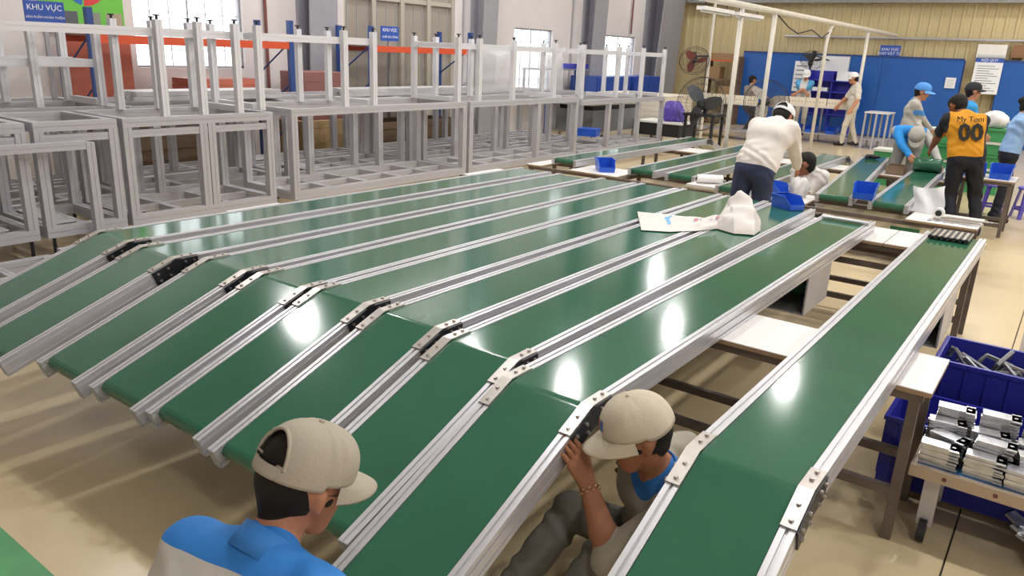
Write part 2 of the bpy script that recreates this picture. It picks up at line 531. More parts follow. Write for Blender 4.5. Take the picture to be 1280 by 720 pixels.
def make_conveyor(slope, low, L, label, group, width=.335, drive=True):
    t = thing('belt_conveyor', label, 'conveyor', group=group)
    s = math.radians(slope)
    M = Matrix.Translation((0, 0, ZR)) @ Matrix.Rotation(s, 4, 'X')
    U = Matrix.Translation((0, 0, ZR))
    hw = width / 2
    mu = MB().prism(PROF, .03, L, 'y', U).mesh('rail', ALU)
    ml = MB().prism(PROF, -low, -.025, 'y', M).mesh('rail', ALU)
    for sx in (-1, 1):
        link('rail', mu, t, loc=(sx * hw, 0, 0))
        link('rail', ml, t, loc=(sx * hw, 0, 0))
    # corner brackets
    cp = MB()
    a, b_, th = .125, .145, .006
    e = math.tan(s / 2)
    cp.prism([(a, .001), (0, .001), (-b_ * math.cos(s), -b_ * math.sin(s) + .001), (-b_ * math.cos(s) - th * math.sin(s), -b_ * math.sin(s) + th),
              (-th * e, th), (a, th)], -.0225, .0225, 'x', U)
    cpm = cp.mesh('corner_plate', STEEL)
    hz = .078
    sp = MB()
    sp.prism([(a, -.004), (0, -.004), (-b_ * math.cos(s), -b_ * math.sin(s) - .004),
              (-b_ * math.cos(s) + hz * math.sin(s), -b_ * math.sin(s) - hz * math.cos(s)), (hz * e, -hz), (a, -hz)], 0, .006, 'x', U)
    spm = sp.mesh('side_plate', BLACK_PLATE)
    bt = MB()
    for y in (.10, .05):
        bt.tube([(0, y, ZR + th), (0, y, ZR + th + .007)], .0075, 6)
        for z in (-.02, -.06):
            bt.tube([(-.004, y, ZR + z), (.036, y, ZR + z)], .007, 6)
    for y in (-.06, -.12):
        bt.tube([(0, y, th), (0, y, th + .007)], .0075, 6, M=M)
        for z in (-.02, -.06):
            bt.tube([(-.004, y, z), (.036, y, z)], .007, 6, M=M)
    btm = bt.mesh('bolt_set', STEEL)
    for sx in (-1, 1):
        c = link('corner_plate', cpm, t, loc=(sx * hw, 0, 0))
        link('side_plate', spm, t, loc=(sx * (hw + .0215) - (.006 if sx < 0 else 0), 0, 0))
        k = tag(link('bolt_set', btm, c, scale=(sx, 1, 1)), kind='stuff')
    # belt loop (y, z)
    zt, rr = ZR - .003, .034
    pts = []
    cy, cz = L - .05, zt - rr
    for k in range(9):
        q = -math.pi / 2 + math.pi * k / 8
        pts.append((cy + rr * math.cos(q), cz + rr * math.sin(q)))
    R, n = .09, 8
    d = R * math.tan(s / 2)
    for k in range(n + 1):
        q = s * k / n
        pts.append((d - R * math.sin(q), zt - R + R * math.cos(q)))
    ey, ez = -(low - .055) * math.cos(s), zt - (low - .055) * math.sin(s)
    ey, ez = ey + rr * math.sin(s), ez - rr * math.cos(s)
    for k in range(9):
        q = math.pi / 2 + s + math.pi * k / 8
        pts.append((ey + rr * math.cos(q), ez + rr * math.sin(q)))
    m = len(pts)
    pts.append((2 * rr * e - .0, zt - 2 * rr))
    m = len(pts)
    bw = hw - .0235
    inner = []
    for i in range(m):
        p0, p1, p2 = Vector(pts[i - 1]), Vector(pts[i]), Vector(pts[(i + 1) % m])
        dd = (p2 - p0).normalized()
        inner.append((p1.x - dd.y * .003, p1.y + dd.x * .003))
    bm_ = MB()
    vs = [(sx * bw, p[0], p[1]) for q in (pts, inner) for sx in (-1, 1) for p in q]
    fs = []
    for i in range(m):
        j = (i + 1) % m
        fs += [(i, j, m + j, m + i), (2 * m + i, 3 * m + i, 3 * m + j, 2 * m + j), (i, 2 * m + i, 2 * m + j, j), (m + i, m + j, 3 * m + j, 3 * m + i)]
    bm_.add(vs, fs)
    bm_.build('belt', BELT, t)
    for (yy, zz) in ((cy, cz), (ey, ez)):
        MB().tube([(-bw - .002, yy, zz), (bw + .002, yy, zz)], rr - .004, 12).build('roller', STEEL, t)
    for yy in (.6, 1.8, 3.0):
        bx('crossbar', (-hw, yy, ZR - .08), (hw, yy + .04, ZR - .045 - 2 * .012), ALU_DULL, t)
    # plastic end covers on the low end
    ec = MB().bb((-.021, -low - .004, -.085), (.021, -low, 0), M).mesh('end_cap', mat('grey_end_cap', '9a9da2', .5))
    for sx in (-1, 1):
        link('end_cap', ec, t, loc=(sx * hw, 0, 0))
    if drive:
        db = MB()
        y0, y1, z0, z1 = 2.55, 3.05, .45, .70
        db.bb((-hw - .01, y0, z0), (-hw + .0, y1, z1)).bb((hw - .0, y0, z0), (hw + .01, y1, z1))
        db.bb((-hw, y0, z0), (hw, y1, z0 + .008)).bb((-hw, y1 - .008, z0), (hw, y1, z1))
        db.build('drive_housing', ALU_DULL, t)
        MB().tube([(-bw, (y0 + y1) / 2, .56), (bw, (y0 + y1) / 2, .56)], .06, 12).build('drive_roller', BELT_EDGE, t)
    return t


GRP = 'gooseneck belt conveyors lying side by side on the near tables'
LBL = 'green gooseneck belt conveyor with aluminium rails, '
near = [  # xc at bend, y bend, xc at far end, label tail
    (-4.392, 2.10, -4.315, LBL + 'next to the stacked aluminium frames'),
    (-3.905, 2.09, -3.845, LBL + 'second from the aluminium frames'),
    (-3.440, 2.20, -3.425, LBL + 'third from the aluminium frames'),
    (-3.012, 2.23, -3.015, LBL + 'fourth from the aluminium frames'),
    (-2.612, 2.26, -2.615, LBL + 'in the middle of the near row'),
    (-2.168, 2.25, -2.205, LBL + 'crossed by the crumpled plastic bag'),
    (-1.730, 2.19, -1.800, LBL + 'with a blue bin on its flat end'),
    (-1.315, 2.045, -1.312, LBL + 'gripped by the crouching man'),
    (-.578, 2.0, -.578, LBL + 'standing apart beside the blue crates'),
]
protoA = make_conveyor(20.0, .93, 4.18, near[0][3], GRP)
protoB = make_conveyor(22.5, .98, 4.18, near[8][3], GRP)
for i, (xc, yb, xf, lb) in enumerate(near):
    src = protoA if i < 7 else protoB
    first = i in (0, 8)
    rz = -math.atan2(xf - xc, 4.18)
    if first:
        src.location = (xc, yb, 0)
        src.rotation_euler = (0, 0, rz)
    else:
        copy_tree(src, None, lb, (xc, yb, 0), rz)

GRPF = 'belt conveyors lying on the second row of tables'
far = [  # x at near end, x at bend (far), label
    (-5.32, -5.30, 'second-row green conveyor next to the stacked aluminium frames'),
    (-4.20, -4.25, 'second-row green conveyor running toward the standing fan'),
    (-3.70, -3.80, 'second-row green conveyor passing behind the man in the white jacket'),
    (-2.92, -2.95, 'second-row green conveyor with its roller beside the man in jeans'),
    (-1.96, -2.45, 'second-row green conveyor with a blue bin at its side by the seated man'),
    (-1.43, -1.62, 'second-row green conveyor with a loose belt roll by the yellow shirt'),
]
DZ = -.19
protoC = make_conveyor(18.0, .85, 4.3, far[0][2], GRPF, drive=False)
for i, (xn, xf, lb) in enumerate(far):
    yb = 8.37 + 4.3 - (.38 if i == 3 else 0)
    rz = math.pi - math.atan2(xf - xn, 4.3)
    if i == 0:
        protoC.location = (xf, yb, DZ)
        protoC.rotation_euler = (0, 0, rz)
    else:
        copy_tree(protoC, None, lb, (xf, yb, DZ), rz)


# ------------------------------------------------------------------ tables
def work_table(label, x0, x1, y0, y1, zt, legs, boards, stretch=(.2,), brd=.022, group=None):
    """boards: list of (xa, xb); legs: list of x"""
    t = thing('work_table', label, 'table', ((x0 + x1) / 2, (y0 + y1) / 2, 0), group=group)
    ox, oy = (x0 + x1) / 2, (y0 + y1) / 2
    s = .04
    zb = zt - brd
    for y in (y0 + .02, y1 - .02 - s):
        bx('beam', (x0 + .03 - ox, y - oy, zb - s), (x1 - .03 - ox, y + s - oy, zb), TUBE_STEEL, t)
        for z in stretch:
            bx('stretcher', (x0 + .05 - ox, y + .004 - oy, z), (x1 - .05 - ox, y + s - .004 - oy, z + s), TUBE_STEEL, t)
    for x_ in legs:
        for y in (y0 + .02, y1 - .02 - s):
            bx('leg', (x_ - s / 2 - ox, y - oy, 0), (x_ + s / 2 - ox, y + s - oy, zb - s), TUBE_STEEL, t)
        bx('end_beam', (x_ - s / 2 - ox, y0 + .06 - oy, zb - s), (x_ + s / 2 - ox, y1 - .06 - oy, zb), TUBE_STEEL, t)
    for (a, b_) in boards:
        m = MB()
        m.bb((a + .003 - ox, y0 - oy, zb), (b_ - .003 - ox, y1 - oy, zb + brd - .004))
        m.cur = 1
        m.bb((a + .003 - ox, y0 - oy, zb + brd - .004), (b_ - .003 - ox, y1 - oy, zb + brd))
        m.build('board', [BOARD_EDGE, BOARD], t)
    return t


work_table('steel work table with white boards under the near bends of the conveyors', -4.95, -.26, 3.20, 3.66, .702,
           (-4.85, -3.3, -1.8, -.32), ((-4.95, -3.8), (-3.8, -2.6), (-2.6, -1.4), (-1.4, -.26)), (.20,))
work_table('steel work table with white boards under the flat conveyor ends', -4.95, -.40, 5.9, 6.48, .702,
           (-4.85, -3.3, -1.8, -.44), ((-4.95, -3.8), (-3.8, -2.6), (-2.6, -1.55), (-1.55, -.99), (-.99, -.40)), (.22, .5))
work_table('steel work table carrying the rear row of conveyors', -5.75, -.60, 8.13, 8.75, .512,
           (-5.68, -4.4, -2.7, -.66), ((-5.75, -5.52), (-5.10, -4.75), (-4.75, -4.40), (-2.76, -2.18), (-1.22, -.6)), (.08,))
work_table('steel work table far under the second row of conveyors', -5.75, -1.2, 11.3, 11.85, .512,
           (-5.68, -4.4, -2.9, -1.26), ((-5.75, -4.4), (-4.4, -2.9), (-2.9, -1.2)), (.08,))
work_table('steel table with blue bins behind the man in yellow', -1.15, -.52, 10.68, 11.25, .68,
           (-1.1, -.57), ((-1.15, -.52),), (.12,))
# ------------------------------------------------------------------ aluminium machine frames (x < -6.9)
FRAME_ALU = mat('matt_frame_aluminium', 'b6b5bb', 0.45, 0.15)
FRAME_BRIGHT = mat('pale_frame_aluminium', 'dadae0', 0.42, 0.1)
_g, _d = .055, .05
_pp = []
for k in range(4):
    c, s_ = [(1, 0), (0, 1), (-1, 0), (0, -1)][k]
    for (px, py) in ((.5, -.5), (.5, -_g), (.5 - _d, -_g), (.5 - _d, _g), (.5, _g)):
        _pp.append((px * c - py * s_, px * s_ + py * c))
BAR_MESH = {m_.name: MB().prism(_pp, -.5, .5, 'z').mesh('bar', m_) for m_ in (FRAME_ALU, FRAME_BRIGHT, TUBE_STEEL)}


def bar(parent, name, a, b, w1=.08, w2=None, m=None, off=(0, 0, 0)):
    """profile bar between two axis-aligned points a, b (absolute minus off)"""
    a, b = Vector(a) - Vector(off), Vector(b) - Vector(off)
    d = b - a
    w2 = w2 or w1
    me = BAR_MESH[(m or FRAME_ALU).name]
    ax = max(range(3), key=lambda i: abs(d[i]))
    rot = {2: (0, 0, 0), 0: (0, math.pi / 2, 0), 1: (math.pi / 2, 0, 0)}[ax]
    # cross-section: w1 horizontal, w2 vertical for lying bars
    sc = {2: (w1, w2, d.length), 0: (w2, w1, d.length), 1: (w1, w2, d.length)}[ax]
    return link(name, me, parent, loc=(a + b) / 2, rot=rot, scale=sc)


def machine_frame(label, x1, x0, y0, y1, zb, zt, posts_front, posts_back=None, cross=(), double_top=True, m=None, tall=None, group='aluminium machine frames', shelf=None):
    """x1 front face, x0 back face; zb base centre height, zt top height"""
    off = ((x0 + x1) / 2, (y0 + y1) / 2, 0)
    t = thing('aluminium_frame', label, 'frame', off, group=group)
    m = m or FRAME_ALU
    w = .08
    posts_back = posts_front if posts_back is None else posts_back
    for x_ in (x1 - w / 2, x0 + w / 2):
        bar(t, 'base_beam', (x_, y0, zb), (x_, y1, zb), w, .09, m, off)
        if double_top is not None:
            bar(t, 'top_beam', (x_, y0, zt - .04), (x_, y1, zt - .04), w, w, m, off)
        if double_top:
            bar(t, 'top_beam', (x_, y0 + w, zt - .14), (x_, y1 - w, zt - .14), w * .8, w * .8, m, off)
    ztp = zt - .08 if double_top is not None else zt
    for ps, x_ in ((posts_front, x1 - w / 2), (posts_back, x0 + w / 2)):
        for y in ps:
            y = min(max(y, y0 + w / 2), y1 - w / 2)
            bar(t, 'post', (x_, y, zb + .045), (x_, y, ztp), w, w, m, off)
    for y in (y0 + w / 2, y1 - w / 2):
        bar(t, 'base_beam', (x0 + w, y, zb), (x1 - w, y, zb), w, .1, m, off)
        if double_top is not None:
            bar(t, 'top_beam', (x0 + w, y, zt - .04), (x1 - w, y, zt - .04), w, w, m, off)
    if double_top is not None and len(cross) > 1:
        cross = [y0 + (y1 - y0) * (k + 1) / (int((y1 - y0) / .62) + 1) for k in range(int((y1 - y0) / .62))]
    for y in cross:
        bar(t, 'crossbar', (x0 + w, y, zb), (x1 - w, y, zb), w * .8, .07, m, off)
    if len(cross) > 1:
        xm = (x0 + x1) / 2
        bar(t, 'crossbar', (xm, y0 + w, zb + .001), (xm, y1 - w, zb + .001), w * .9, .06, m, off)
    for x_ in (x1 - w / 2, x0 + w / 2):
        for y in (y0 + .06, y1 - .06):
            b = MB()
            b.tube([(x_ - off[0], y - off[1], .012), (x_ - off[0], y - off[1], zb - .045)], .015, 6)
            b.lathe([(.035, 0), (.035, .012), (.001, .014)], 8, Matrix.Translation((x_ - off[0], y - off[1], 0)))
            b.build('foot', DARK, t)
    if shelf:
        for (ya, yb_) in shelf:
            bx('shelf_plate', (x0 + w - off[0], ya - off[1], zb + .055), (x1 - w - off[0], yb_ - off[1], zb + .065), m, t)
    return t


def top_rack(label, x1, x0, posts, hy, z0, z1=2.05, hz=1.94, m=None):
    """upright stack of tall posts with a header that stands on a frame"""
    off = ((x0 + x1) / 2, (hy[0] + hy[1]) / 2, z0)
    m = m or FRAME_BRIGHT
    t = thing('upright_rack', label, 'frame', off, group='tall post frames standing on the machine frames')
    w = .065
    bar(t, 'header', (x1, hy[0], hz), (x1, hy[1], hz), w, .075, m, off)
    bar(t, 'header', (x0, hy[0], hz), (x0, hy[1], hz), w, .075, m, off)
    for y in posts:
        for x_ in (x1, x0):
            xx = x_ - off[0]
            s_ = 1 if x_ == x1 else -1
            bar(t, 'post', (x_ + s_ * .0655, y, z0), (x_ + s_ * .0655, y, z1), w, w, m, off)
            b = MB()
            b.tube([(xx + s_ * .0655, y - off[1], z1 - z0), (xx + s_ * .0655, y - off[1], z1 - z0 + .03)], .012, 6)
            b.lathe([(.03, z1 - z0 + .03), (.03, z1 - z0 + .042), (.001, z1 - z0 + .044)], 8, Matrix.Translation((xx + s_ * .0655, y - off[1], 0)))
            b.build('levelling_foot', DARK, t)
    for y in (hy[0] + .04, hy[1] - .04):
        bar(t, 'side_bar', (x0 + .033, y, hz), (x1 - .033, y, hz), w, .06, m, off)
        bar(t, 'base_bar', (x0 + .033, y, z0 + .03), (x1 - .033, y, z0 + .03), w, .06, m, off)
    return t


ZB, ZT = .26, 1.19
machine_frame('front aluminium frame near the edge of the floor line, with flat plates', -6.9, -7.85, 1.0, 2.70, ZB, ZT, (1.0, 2.7), cross=(1.5, 2.1), shelf=((1.3, 1.55), (2.2, 2.5)))
machine_frame('short front aluminium frame with wide flat plates on its base', -6.9, -7.85, 2.76, 3.45, ZB, ZT, (2.76, 3.45), cross=(3.1,), shelf=((2.86, 3.04),))
machine_frame('front aluminium frame with a thick middle post', -6.9, -7.85, 3.50, 5.10, ZB, ZT, (3.5, 4.29, 4.38, 5.1), (3.5, 4.3, 5.1), cross=(3.95, 4.33, 4.7))
machine_frame('long front aluminium frame with many crossbars in its base', -6.9, -7.85, 5.34, 8.30, ZB, ZT + .02, (5.34, 8.3), (5.34, 6.3, 7.5, 8.3), cross=(5.9, 6.5, 7.1, 7.7), double_top=False)
machine_frame('long front aluminium frame with paired posts', -6.9, -7.85, 8.36, 11.22, ZB, ZT + .02, (8.36, 10.07, 11.22), (8.4, 9.1, 10.1, 11.2), cross=(9.0, 9.6, 10.3), double_top=False)
machine_frame('front aluminium frame nearest the plastic bags and the black bins', -6.9, -7.85, 11.3, 14.5, ZB, ZT - .04, (12.3, 13.45, 14.5), (11.4, 12.4, 14.4), cross=(12.0, 12.9, 13.7), double_top=False)
# second and third rows
ROW = 'aluminium frame in the '
yy = [(0.6, 2.2), (2.3, 4.05), (4.15, 6.0), (6.1, 8.2), (8.3, 10.6), (10.7, 13.2)]
tail = ['beside the floor line', 'with a plate stack', 'behind the thick-post frame', 'behind the crossbar frame', 'behind the paired-post frame', 'beside the grey bins']
for r_, (xa, xb) in enumerate(((-8.0, -8.85), (-9.0, -9.6))):
    for k, (a, b_) in enumerate(yy):
        machine_frame(ROW + ('middle row ' if r_ == 0 else 'rear row by the racks ') + tail[k], xa, xb, a + .12 * r_, b_ + .12 * r_, ZB, ZT - .02 * r_ + .015 * (k % 2),
                      (a, (a + b_) / 2 + .1, b_), (a, b_), cross=(a + (b_ - a) * .33, a + (b_ - a) * .66), double_top=(k % 2 == 0), shelf=((a + .3, a + .6),) if k in (1, 3) else None)
# low frames lying on the floor in front
machine_frame('low flat aluminium frame lying on the floor beside the first conveyor', -5.75, -6.6, 1.3, 2.62, .12, .2, (), (), cross=(1.75, 2.2), double_top=None)
machine_frame('low flat aluminium frame lying on the floor under the tall frames', -6.0, -6.75, 2.75, 3.6, .12, .2, (), (), cross=(3.1,), double_top=None)
t = thing('frame_end', 'knee-high aluminium frame with a single upright beside the low frames', 'frame', (-6.8, 2.9, 0))
bar(t, 'post', (0, .24, .1), (0, .24, 1.02), .07)
bar(t, 'top_beam', (0, -1.2, 1.0), (0, .2, 1.0), .07)
bar(t, 'post', (0, -1.2, 0), (0, -1.2, .965), .07)
bar(t, 'base_beam', (0, -1.16, .06), (0, .3, .06), .07)
# tall posts on top
top_rack('tall aluminium post frame with a long header, standing on the thick-post frame', -7.02, -7.7, (1.7, 3.94, 4.34, 4.74), (1.2, 4.86), ZT)
top_rack('tall aluminium post frame standing on the long crossbar frame', -7.02, -7.7, (5.0, 6.15, 6.6), (4.96, 6.66), ZT + .02)
top_rack('tall aluminium post frame standing on the paired-post frame', -7.02, -7.7, (8.15, 8.6, 9.4, 10.5), (8.1, 10.75), ZT + .02)
top_rack('tall aluminium post frame near the wrapped frames and the windows', -7.02, -7.7, (11.35, 12.55), (10.85, 12.75), ZT - .02)
top_rack('short tall post frame at the end of the frame row', -7.02, -7.7, (13.5, 14.4), (13.45, 14.45), ZT - .04)
top_rack('tall post frame in the middle row by the green poster', -8.1, -8.7, (1.3, 2.1, 2.7, 3.3, 3.9), (.7, 3.95), ZT + .02, 1.9, 1.62)

# ------------------------------------------------------------------ pallet racks and stores by the left wall
RACK_BLUE = mat('rack_blue', '2c4a8c', .5)
RACK_ORANGE = mat('rack_orange', 'd9552f', .45)


def pallet_rack(label, y0, y1, x=-10.3, levels=(.95, 1.84), h=2.2, d=.8):
    t = thing('pallet_rack', label, 'rack', (x, (y0 + y1) / 2, 0), group='pallet racks along the white wall')
    oy = (y0 + y1) / 2
    for y in (y0, y1):
        for dx in (-d / 2, d / 2):
            bx('upright', (dx - .035, y - oy - .04, 0), (dx + .035, y - oy + .04, h), RACK_BLUE, t)
        for k in range(3):
            b = MB()
            b.tube([(-d / 2, y - oy, .2 + k * .6), (d / 2, y - oy, .7 + k * .6)], .015, 4)
            b.build('brace', RACK_BLUE, t)
    for z in levels:
        for dx in (-d / 2, d / 2):
            bx('beam', (dx - .025, y0 - oy + .04, z - .05), (dx + .025, y1 - oy - .04, z + .05), RACK_ORANGE, t)
        bx('deck', (-d / 2 + .03, y0 - oy + .04, z + .03), (d / 2 - .03, y1 - oy - .04, z + .05), mat('rack_deck', '7a726c', .6), t)
    return t


pallet_rack('orange and blue pallet rack under the wide barred window', 4.75, 7.7)
pallet_rack('orange and blue pallet rack in front of the grey gate', 9.35, 11.95)


def stack(name, label, cat, loc, size, m, n=1, gap=.004, group=None):
    t = thing(name, label, cat, loc, group=group)
    h = size[2] / n
    for k in range(n):
        j = random.uniform(-.01, .01)
        bx('sheet', (-size[0] / 2 + j, -size[1] / 2 - j, k * h), (size[0] / 2 + j, size[1] / 2 - j, (k + 1) * h - gap), m, t)
    return t


SALMON = mat('salmon_panel', 'c9745f', .6, var=.08)
WOOD = mat('brown_timber', '7b6552', .7, var=.25, vscale=5, stretch=(1, .15, 1))
PALEWOOD = mat('pale_timber', 'a98e68', .7, var=.2, vscale=5)
WRAP = mat('milky_plastic_wrap', 'e8e8ec', .25, alpha=.42)
SILVER = mat('bundle_silver', 'c9c9cb', .4, .3, var=.1)
t = tag(bx('leaning_panel', (-.03, -.45, 0), (.03, .42, 2.0), SALMON, loc=(-10.95, 5.35, 0)), 'large salmon board leaning on the wall below the green poster', 'board')
stack('board_stack', 'salmon pink boards stacked on the rack under the window', 'boards', (-10.3, 6.7, 1.001), (.6, 1.1, .35), SALMON, 4)
stack('timber_stack', 'brown timber planks stacked low behind the frames', 'timber', (-10.3, 5.9, 0), (.75, 2.2, .88), WOOD, 6)
stack('timber_stack', 'pale timber planks stacked low by the grey column', 'timber', (-10.3, 8.5, 0), (.75, 1.2, .7), PALEWOOD, 6)
stack('timber_stack', 'brown timber planks stacked under the rack at the gate', 'timber', (-10.3, 10.6, 0), (.7, 2.2, .6), WOOD, 5)
stack('carton_stack', 'dull red flattened cartons piled beside the grey column', 'cartons', (-10.35, 8.5, .7), (.6, .9, .75), mat('dull_red_card', '8e5f5c', .7), 5)
for k, (y0, y1, z, lb) in enumerate(((7.3, 10.0, 1.21, 'wrapped bundle of silver profiles laid across the middle frames'),
                                     (4.3, 6.2, 1.225, 'wrapped bundle of silver profiles laid behind the thick-post frame'))):
    t = thing('profile_bundle', lb, 'profiles', (-8.4, (y0 + y1) / 2, z))
    for i in range(5):
        for j in range(2):
            bx('profile', (-.2 + i * .082, -(y1 - y0) / 2 + .02 * ((i + j) % 3), .002 + j * .05), (-.125 + i * .082, (y1 - y0) / 2 - .03 * ((i * j) % 2), .05 + j * .05), SILVER, t)
for (y0, y1, x_, z0, h, lb) in ((10.2, 12.7, -8.4, 1.21, .75, 'milky plastic film over frames standing before the wall window'),
                                (1.45, 2.15, -8.4, 1.0 + .21, .55, 'milky plastic film over frames below the blue area sign')):
    o = MB()
    n = 14
    pr_ = []
    for k in range(n + 1):
        a = math.pi * k / n
        pr_.append((math.cos(a) * .2  * (1 if abs(math.cos(a)) < .9 else 1), h * (math.sin(a) ** .4)))
    vs, fs = [], []
    ny = 16
    for j in range(ny + 1):
        y = -(y1 - y0) / 2 + (y1 - y0) * j / ny
        for (px, pz) in pr_:
            vs.append((px * (1 + .05 * math.sin(j * 2.1 + pz * 9)), y, pz * (1 + .06 * math.sin(j * 1.3 + px * 7))))
    fs = [(j * (n + 1) + i, j * (n + 1) + i + 1, (j + 1) * (n + 1) + i + 1, (j + 1) * (n + 1) + i) for j in range(ny) for i in range(n)]
    o.smooth = True
    o.add(vs, fs)
    tag(o.build('plastic_film', WRAP, loc=(x_, (y0 + y1) / 2, z0)), lb, 'plastic film')

# signs and poster on the left side
t = thing('area_sign', 'blue area sign with white lettering on a post by the green poster', 'sign', (-8.925, 3.83, 0))
bx('post', (-.02, -.02, 0), (.02, .02, 2.0), ALU_DULL, t)
b = bx('plate', (.02, -.195, 1.985), (.035, .195, 2.2), SIGN_BLUE, t)
for (tx, z, s_) in (('KHU VỰC', 2.135, .078), ('SẢN PHẨM HOÀN THIỆN', 2.04, .033)):
    text_mesh('lettering', tx, s_, SIGN_WHITE, t, (.037, 0, z), (math.pi / 2, 0, math.pi / 2))
t = thing('area_sign', 'small blue area sign hanging before the grey gate', 'sign', (-10.75, 10.6, 0))
bx('post', (-.02, -.02, 0), (.02, .02, 2.0), ALU_DULL, t)
bx('plate', (.02, -.23, 1.98), (.035, .23, 2.24), SIGN_BLUE, t)
for (tx, z, s_) in (('KHU VỰC', 2.17, .085), ('CHỜ GIA CÔNG', 2.05, .055)):
    text_mesh('lettering', tx, s_, SIGN_WHITE, t, (.037, 0, z), (math.pi / 2, 0, math.pi / 2))

t = thing('poster_board', 'bright green wall poster with a red and blue ring and photos', 'poster', (WX + .03, 5.3, 1.9))
GREENP = mat('poster_green', '6cc24a', .5)
bx('sheet', (-.02, -.55, 0), (0, .55, 1.3), GREENP, t)
RING = {'blue': mat('poster_blue', '2b6fc0', .5), 'red': mat('poster_red', 'd23f45', .5), 'white': SIGN_WHITE}
for (a0, a1, c) in ((2.5, 4.5, 'blue'), (4.6, 6.6, 'red'), (.4, 2.4, 'white')):
    o = MB()
    n = 14
    vs = []
    for k in range(n + 1):
        a = a0 + (a1 - a0) * k / n
        for r_ in (.17, .27):
            vs += [(.001, r_ * math.cos(a), r_ * math.sin(a)), (.004, r_ * math.cos(a), r_ * math.sin(a))]
    fs = [(4 * k + 1, 4 * k + 3, 4 * k + 7, 4 * k + 5) for k in range(n)] + [(4 * k, 4 * k + 4, 4 * k + 6, 4 * k + 2) for k in range(n)]
    o.add(vs, fs)
    o.build('ring_arc', RING[c], t, loc=(0, .05, .62))
MB().lathe([(.001, 0), (.165, 0), (.165, .003), (.001, .003)], 20, Matrix.Rotation(math.pi / 2, 4, 'Y')).build('disc', SIGN_WHITE, t, loc=(.001, .05, .62))
for k in range(3):
    bx('photo', (0, -.3 + k * .3, .1), (.003, -.08 + k * .3, .27), [mat('photo_dark', '5b5f66', .5), mat('photo_mid', '8a8f86', .5), mat('photo_tan', 'a89c88', .5)][k], t)

# ------------------------------------------------------------------ stores at the end of the frame row
GREYBIN = mat('grey_bin', '6d7074', .5)
t = thing('bin_trolley', 'grey bin trolley with dark parts behind the frame row', 'trolley', (-8.55, 14.75, 0))
bx('bin', (-.45, -1.0, .35), (.45, 1.0, .8), GREYBIN, t)
bx('load', (-.4, -.95, .8), (.4, .95, .88), DARK, t)
bx('tray', (-.48, -1.1, .9), (.48, .6, .95), mat('dull_tray', '9a978f', .5), t)
for a in (-.4, .4):
    for b_ in (-.9, .9):
        MB().tube([(a - .02, b_, .06), (a + .02, b_, .06)], .06, 10).build('wheel', DARK, t)
        bx('wheel_fork', (a - .03, b_ - .02, .12), (a + .03, b_ + .02, .35), STEEL, t)
stack('board_stack', 'high stack of cream boards behind the standing fan', 'boards', (-8.7, 17.2, 0), (1.8, 1.5, 1.05), mat('cream_board', 'd8d0c0', .6), 9)
stack('board_stack', 'low stack of white boards beside the cream board pile', 'boards', (-9.5, 18.8, 0), (.8, 1.3, .7), WHITE, 6)
t = thing('low_bench', 'low white bench with a dark drawer in front of the fan', 'bench', (-7.5, 15.92, 0))
bx('top', (-.55, -.4, .52), (.55, .4, .56), WHITE, t)
bx('drawer', (-.5, -.38, .25), (.5, .38, .519), DARK, t)
for a in (-.5, .5):
    for b_ in (-.35, .35):
        bx('leg', (a - .02, b_ - .02, 0), (a + .02, b_ + .02, .25), TUBE_STEEL, t)
BLUESTORE = mat('store_blue', '28489c', .45)
for k, (y, h, lb) in enumerate(((18.3, 1.35, 'blue steel cabinet below the narrow barred window'), (20.3, 1.35, 'blue steel cabinet beside the corner column'))):
    t = thing('steel_cabinet', lb, 'cabinet', (-10.6, y, 0))
    bx('body', (-.4, -.9, 0), (.38, .9, h), BLUESTORE, t)
    for s_ in (-1, 1):
        d_ = bx('door', (.38, -.88 if s_ < 0 else .01, .08), (.4, -.01 if s_ < 0 else .88, h - .03), BLUESTORE, t)
        bx('handle', (.4, -.06 if s_ < 0 else .04, h * .5), (.43, -.04 if s_ < 0 else .06, h * .5 + .15), STEEL, d_)
t = thing('parts_bench', 'grey parts bench with blue trays below the wall window', 'bench', (-10.5, 16.2, 0))
bx('top', (-.4, -1.2, .9), (.4, 1.2, .95), mat('bench_grey', '7d8086', .5), t)
for a in (-.36, .36):
    for b_ in (-1.15, 1.15):
        bx('leg', (a - .025, b_ - .025, 0), (a + .025, b_ + .025, .9), RACK_BLUE, t)
bx('shelf', (-.38, -1.15, 1.5), (.1, 1.15, 1.53), mat('bench_grey', '7d8086', .5), t)
for b_ in (-1.12, 1.12):
    bx('upright', (-.35, b_ - .02, .95), (-.31, b_ + .02, 1.5), RACK_BLUE, t)
tag(bx('tray', (-.2, -.35, 0), (.15, .35, .12), NAVY_BIN, loc=(-10.55, 16.9, 1.53)), 'violet blue tray on the shelf of the parts bench', 'tray')
